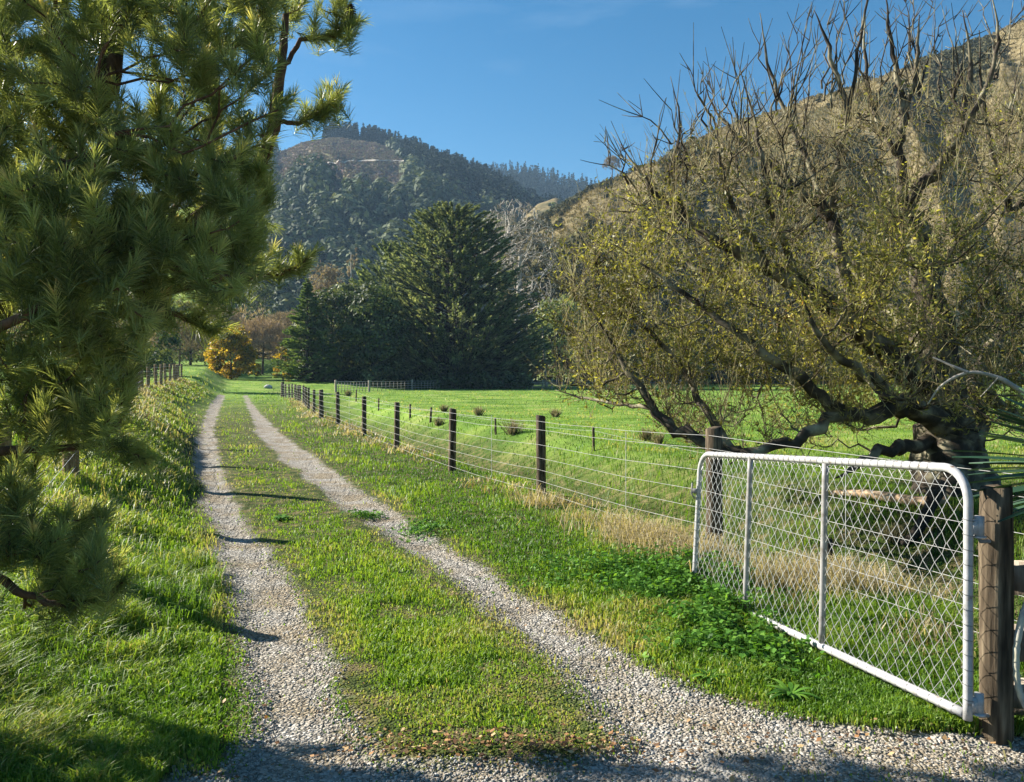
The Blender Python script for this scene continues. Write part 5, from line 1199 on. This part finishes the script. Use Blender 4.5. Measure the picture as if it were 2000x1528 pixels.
# rushes and brown weeds standing in the paddock
G_rush = leafmat('rush_stems', [(0, (.13, .12, .05)), (.5, (.25, .22, .11)), (1, (.40, .34, .19))], .3, .7, .2)
rush = [(857, 832, .5, 'dark rush clump right behind the leaning fence posts'), (1003, 850, .75, 'wide brown rush clump in the paddock beyond the two nearest posts'), (1085, 815, .5, 'thin rush clump at the paddock middle'), (935, 812, .6, 'pale rush clump farther out in the paddock'), (868, 805, .5, 'small rush clump near the far stakes'),
        (1262, 862, .5, 'reddish dead weeds under the left tip of the willow'), (1285, 868, .45, 'low reddish weeds beside the willow tip'), (680, 774, .8, 'rounded rush clump near the bend of the fence'), (1310, 845, .4, 'thin dry weeds beneath the low willow bough'), (1745, 1060, .35, 'dry bent tussock behind the gate mesh')]
for px_, py_, h, lab in rush:
    x_, d_, zz_ = on_ground(px_, py_); n_ = 130
    h = h * .7; sp = h * .6; bx = rng.normal(size=n_) * sp * .2; by = rng.normal(size=n_) * sp * .2
    L = h * (.5 + .5 * rng.random(n_)); dr = unit(np.stack([bx * 2.2 / sp + rng.normal(size=n_) * .2, by * 2.2 / sp + rng.normal(size=n_) * .2, np.ones(n_) * 1.5], -1))
    s = np.linspace(0, 1, 3)[None, :, None]; p = np.stack([bx, by, 0 * bx], -1)[:, None] + dr[:, None] * L[:, None, None] * s
    V, Fq = tubes(p, np.linspace(.004, .0015, 3)[None] * np.ones((n_, 1)) * (1 + d_ * .05), 3)
    tag(mk('rush_clump', V, Fq, G_rush, attrs={'v': rep(rng.random(n_), 9)}, loc=(x_, d_, float(H(x_, d_)))), lab, 'rushes', 'rush clumps and dry weeds in the paddock')

# crushed stones on the wheel tracks and apron
def stones(name, n, ylo, yhi, szlo, szhi, pw, label):
    d = ylo * (yhi / ylo) ** (rng.random(n) ** pw); px = rng.uniform(150, 2150, n); x = (px - 1000) / F_PX * d; y = d
    g = gravel(x, y); k = (g > rng.random(n) * .22 - .07); x = x[k]; y = y[k]; n = len(x)
    sz = szlo + (szhi - szlo) * rng.random(n) ** 2.5; z = H(x, y) + sz * .15
    cube = np.array([[a, b, c] for c in (-1, 1) for a, b in ((-1, -1), (1, -1), (1, 1), (-1, 1))], float) / 2
    V = cube[None] * (1 + rng.normal(size=(n, 8, 1)) * .22) + rng.normal(size=(n, 8, 3)) * .13
    q = rng.normal(size=(n, 4)); q /= np.linalg.norm(q, axis=1, keepdims=True); a, b, c, d_ = q.T
    Rm = np.stack([1 - 2 * (c * c + d_ * d_), 2 * (b * c - a * d_), 2 * (b * d_ + a * c), 2 * (b * c + a * d_), 1 - 2 * (b * b + d_ * d_), 2 * (c * d_ - a * b), 2 * (b * d_ - a * c), 2 * (c * d_ + a * b), 1 - 2 * (b * b + c * c)], -1).reshape(n, 3, 3)
    V = np.einsum('nij,nkj->nki', Rm, V * (sz[:, None] * (.7 + .6 * rng.random((n, 3))))[:, None, :]) * [1, 1, .8] + np.stack([x, y, z], -1)[:, None]
    f = np.array([[3, 2, 1, 0], [4, 5, 6, 7], [0, 1, 5, 4], [1, 2, 6, 5], [2, 3, 7, 6], [3, 0, 4, 7]]); F = (np.arange(n)[:, None, None] * 8 + f[None]).reshape(-1, 4)
    return tag(mk(name, V.reshape(-1, 3), F, M_stone, attrs={'v': rep(rng.random(n), 8)}), label, 'gravel', kind='stuff')
M_stone, nt, b = mat('crushed_stone')
r_ = ramp(nt, [(0, (.12, .11, .09)), (.3, (.22, .205, .175)), (.7, (.34, .32, .28)), (.93, (.46, .44, .40)), (1, (.30, .21, .14))], attr(nt)); nt.links.new(r_.outputs[0], b.inputs['Base Color']); b.inputs['Roughness'].default_value = .85; b.inputs['Specular IOR Level'].default_value = .25
stones('gravel', 330000, 2.5, 12, .0038, .011, 1.05, 'pale crushed stone lying over the wheel tracks and the near apron')
# fallen leaves
n = 1500; x = rng.uniform(-1.6, 2.6, n); y = 3.1 + 5 * rng.random(n) ** 2.2
k = rng.random(n) < .25; x2 = rng.normal(size=700) * .45 + .05; y2 = 3.55 + rng.normal(size=700) * .07
x = np.concatenate([x[k], x2, rng.uniform(-1.9, -1.1, 60), rng.uniform(.8, 2.1, 90)]); y = np.concatenate([y[k], y2, rng.uniform(3.3, 4.2, 60), rng.uniform(3.45, 3.85, 90)]); n = len(x)
c = np.stack([x, y, H(x, y) + .012 + .02 * rng.random(n)], -1); s_ = .012 + .024 * rng.random(n) ** 2
D = unit(rand_dirs(n) * [1, 1, .3]); V, F = cards(c, D, rand_dirs(n) * .45 + [0, 0, 1.], s_, s_ * .7)
G_litter = leafmat('fallen_leaf', [(0, (.05, .03, .015)), (.4, (.2, .10, .045)), (.7, (.42, .22, .09)), (1, (.62, .46, .24))], .25, .6, .3)
tag(mk('leaf_litter', V, F, G_litter, attrs={'v': rep(rng.random(n), 4)}), 'brown and tan fallen leaves at the grass edges and on the gravel', 'leaves', kind='stuff')
# ------------------------------------------------------------------ the air of the valley
m = bpy.data.materials.new('valley_haze'); m.use_nodes = True; nt = m.node_tree; nt.nodes.clear()
pv = nt.nodes.new('ShaderNodeVolumePrincipled'); o_ = nt.nodes.new('ShaderNodeOutputMaterial')
pv.inputs['Color'].default_value = (.45, .70, 1.0, 1); pv.inputs['Density'].default_value = .00016; pv.inputs['Anisotropy'].default_value = .1
nt.links.new(pv.outputs[0], o_.inputs['Volume'])
V, F = box((0, 900, 158), (16400, 2400, 330))
tag(mk('haze', V, F, m), kind='stuff')
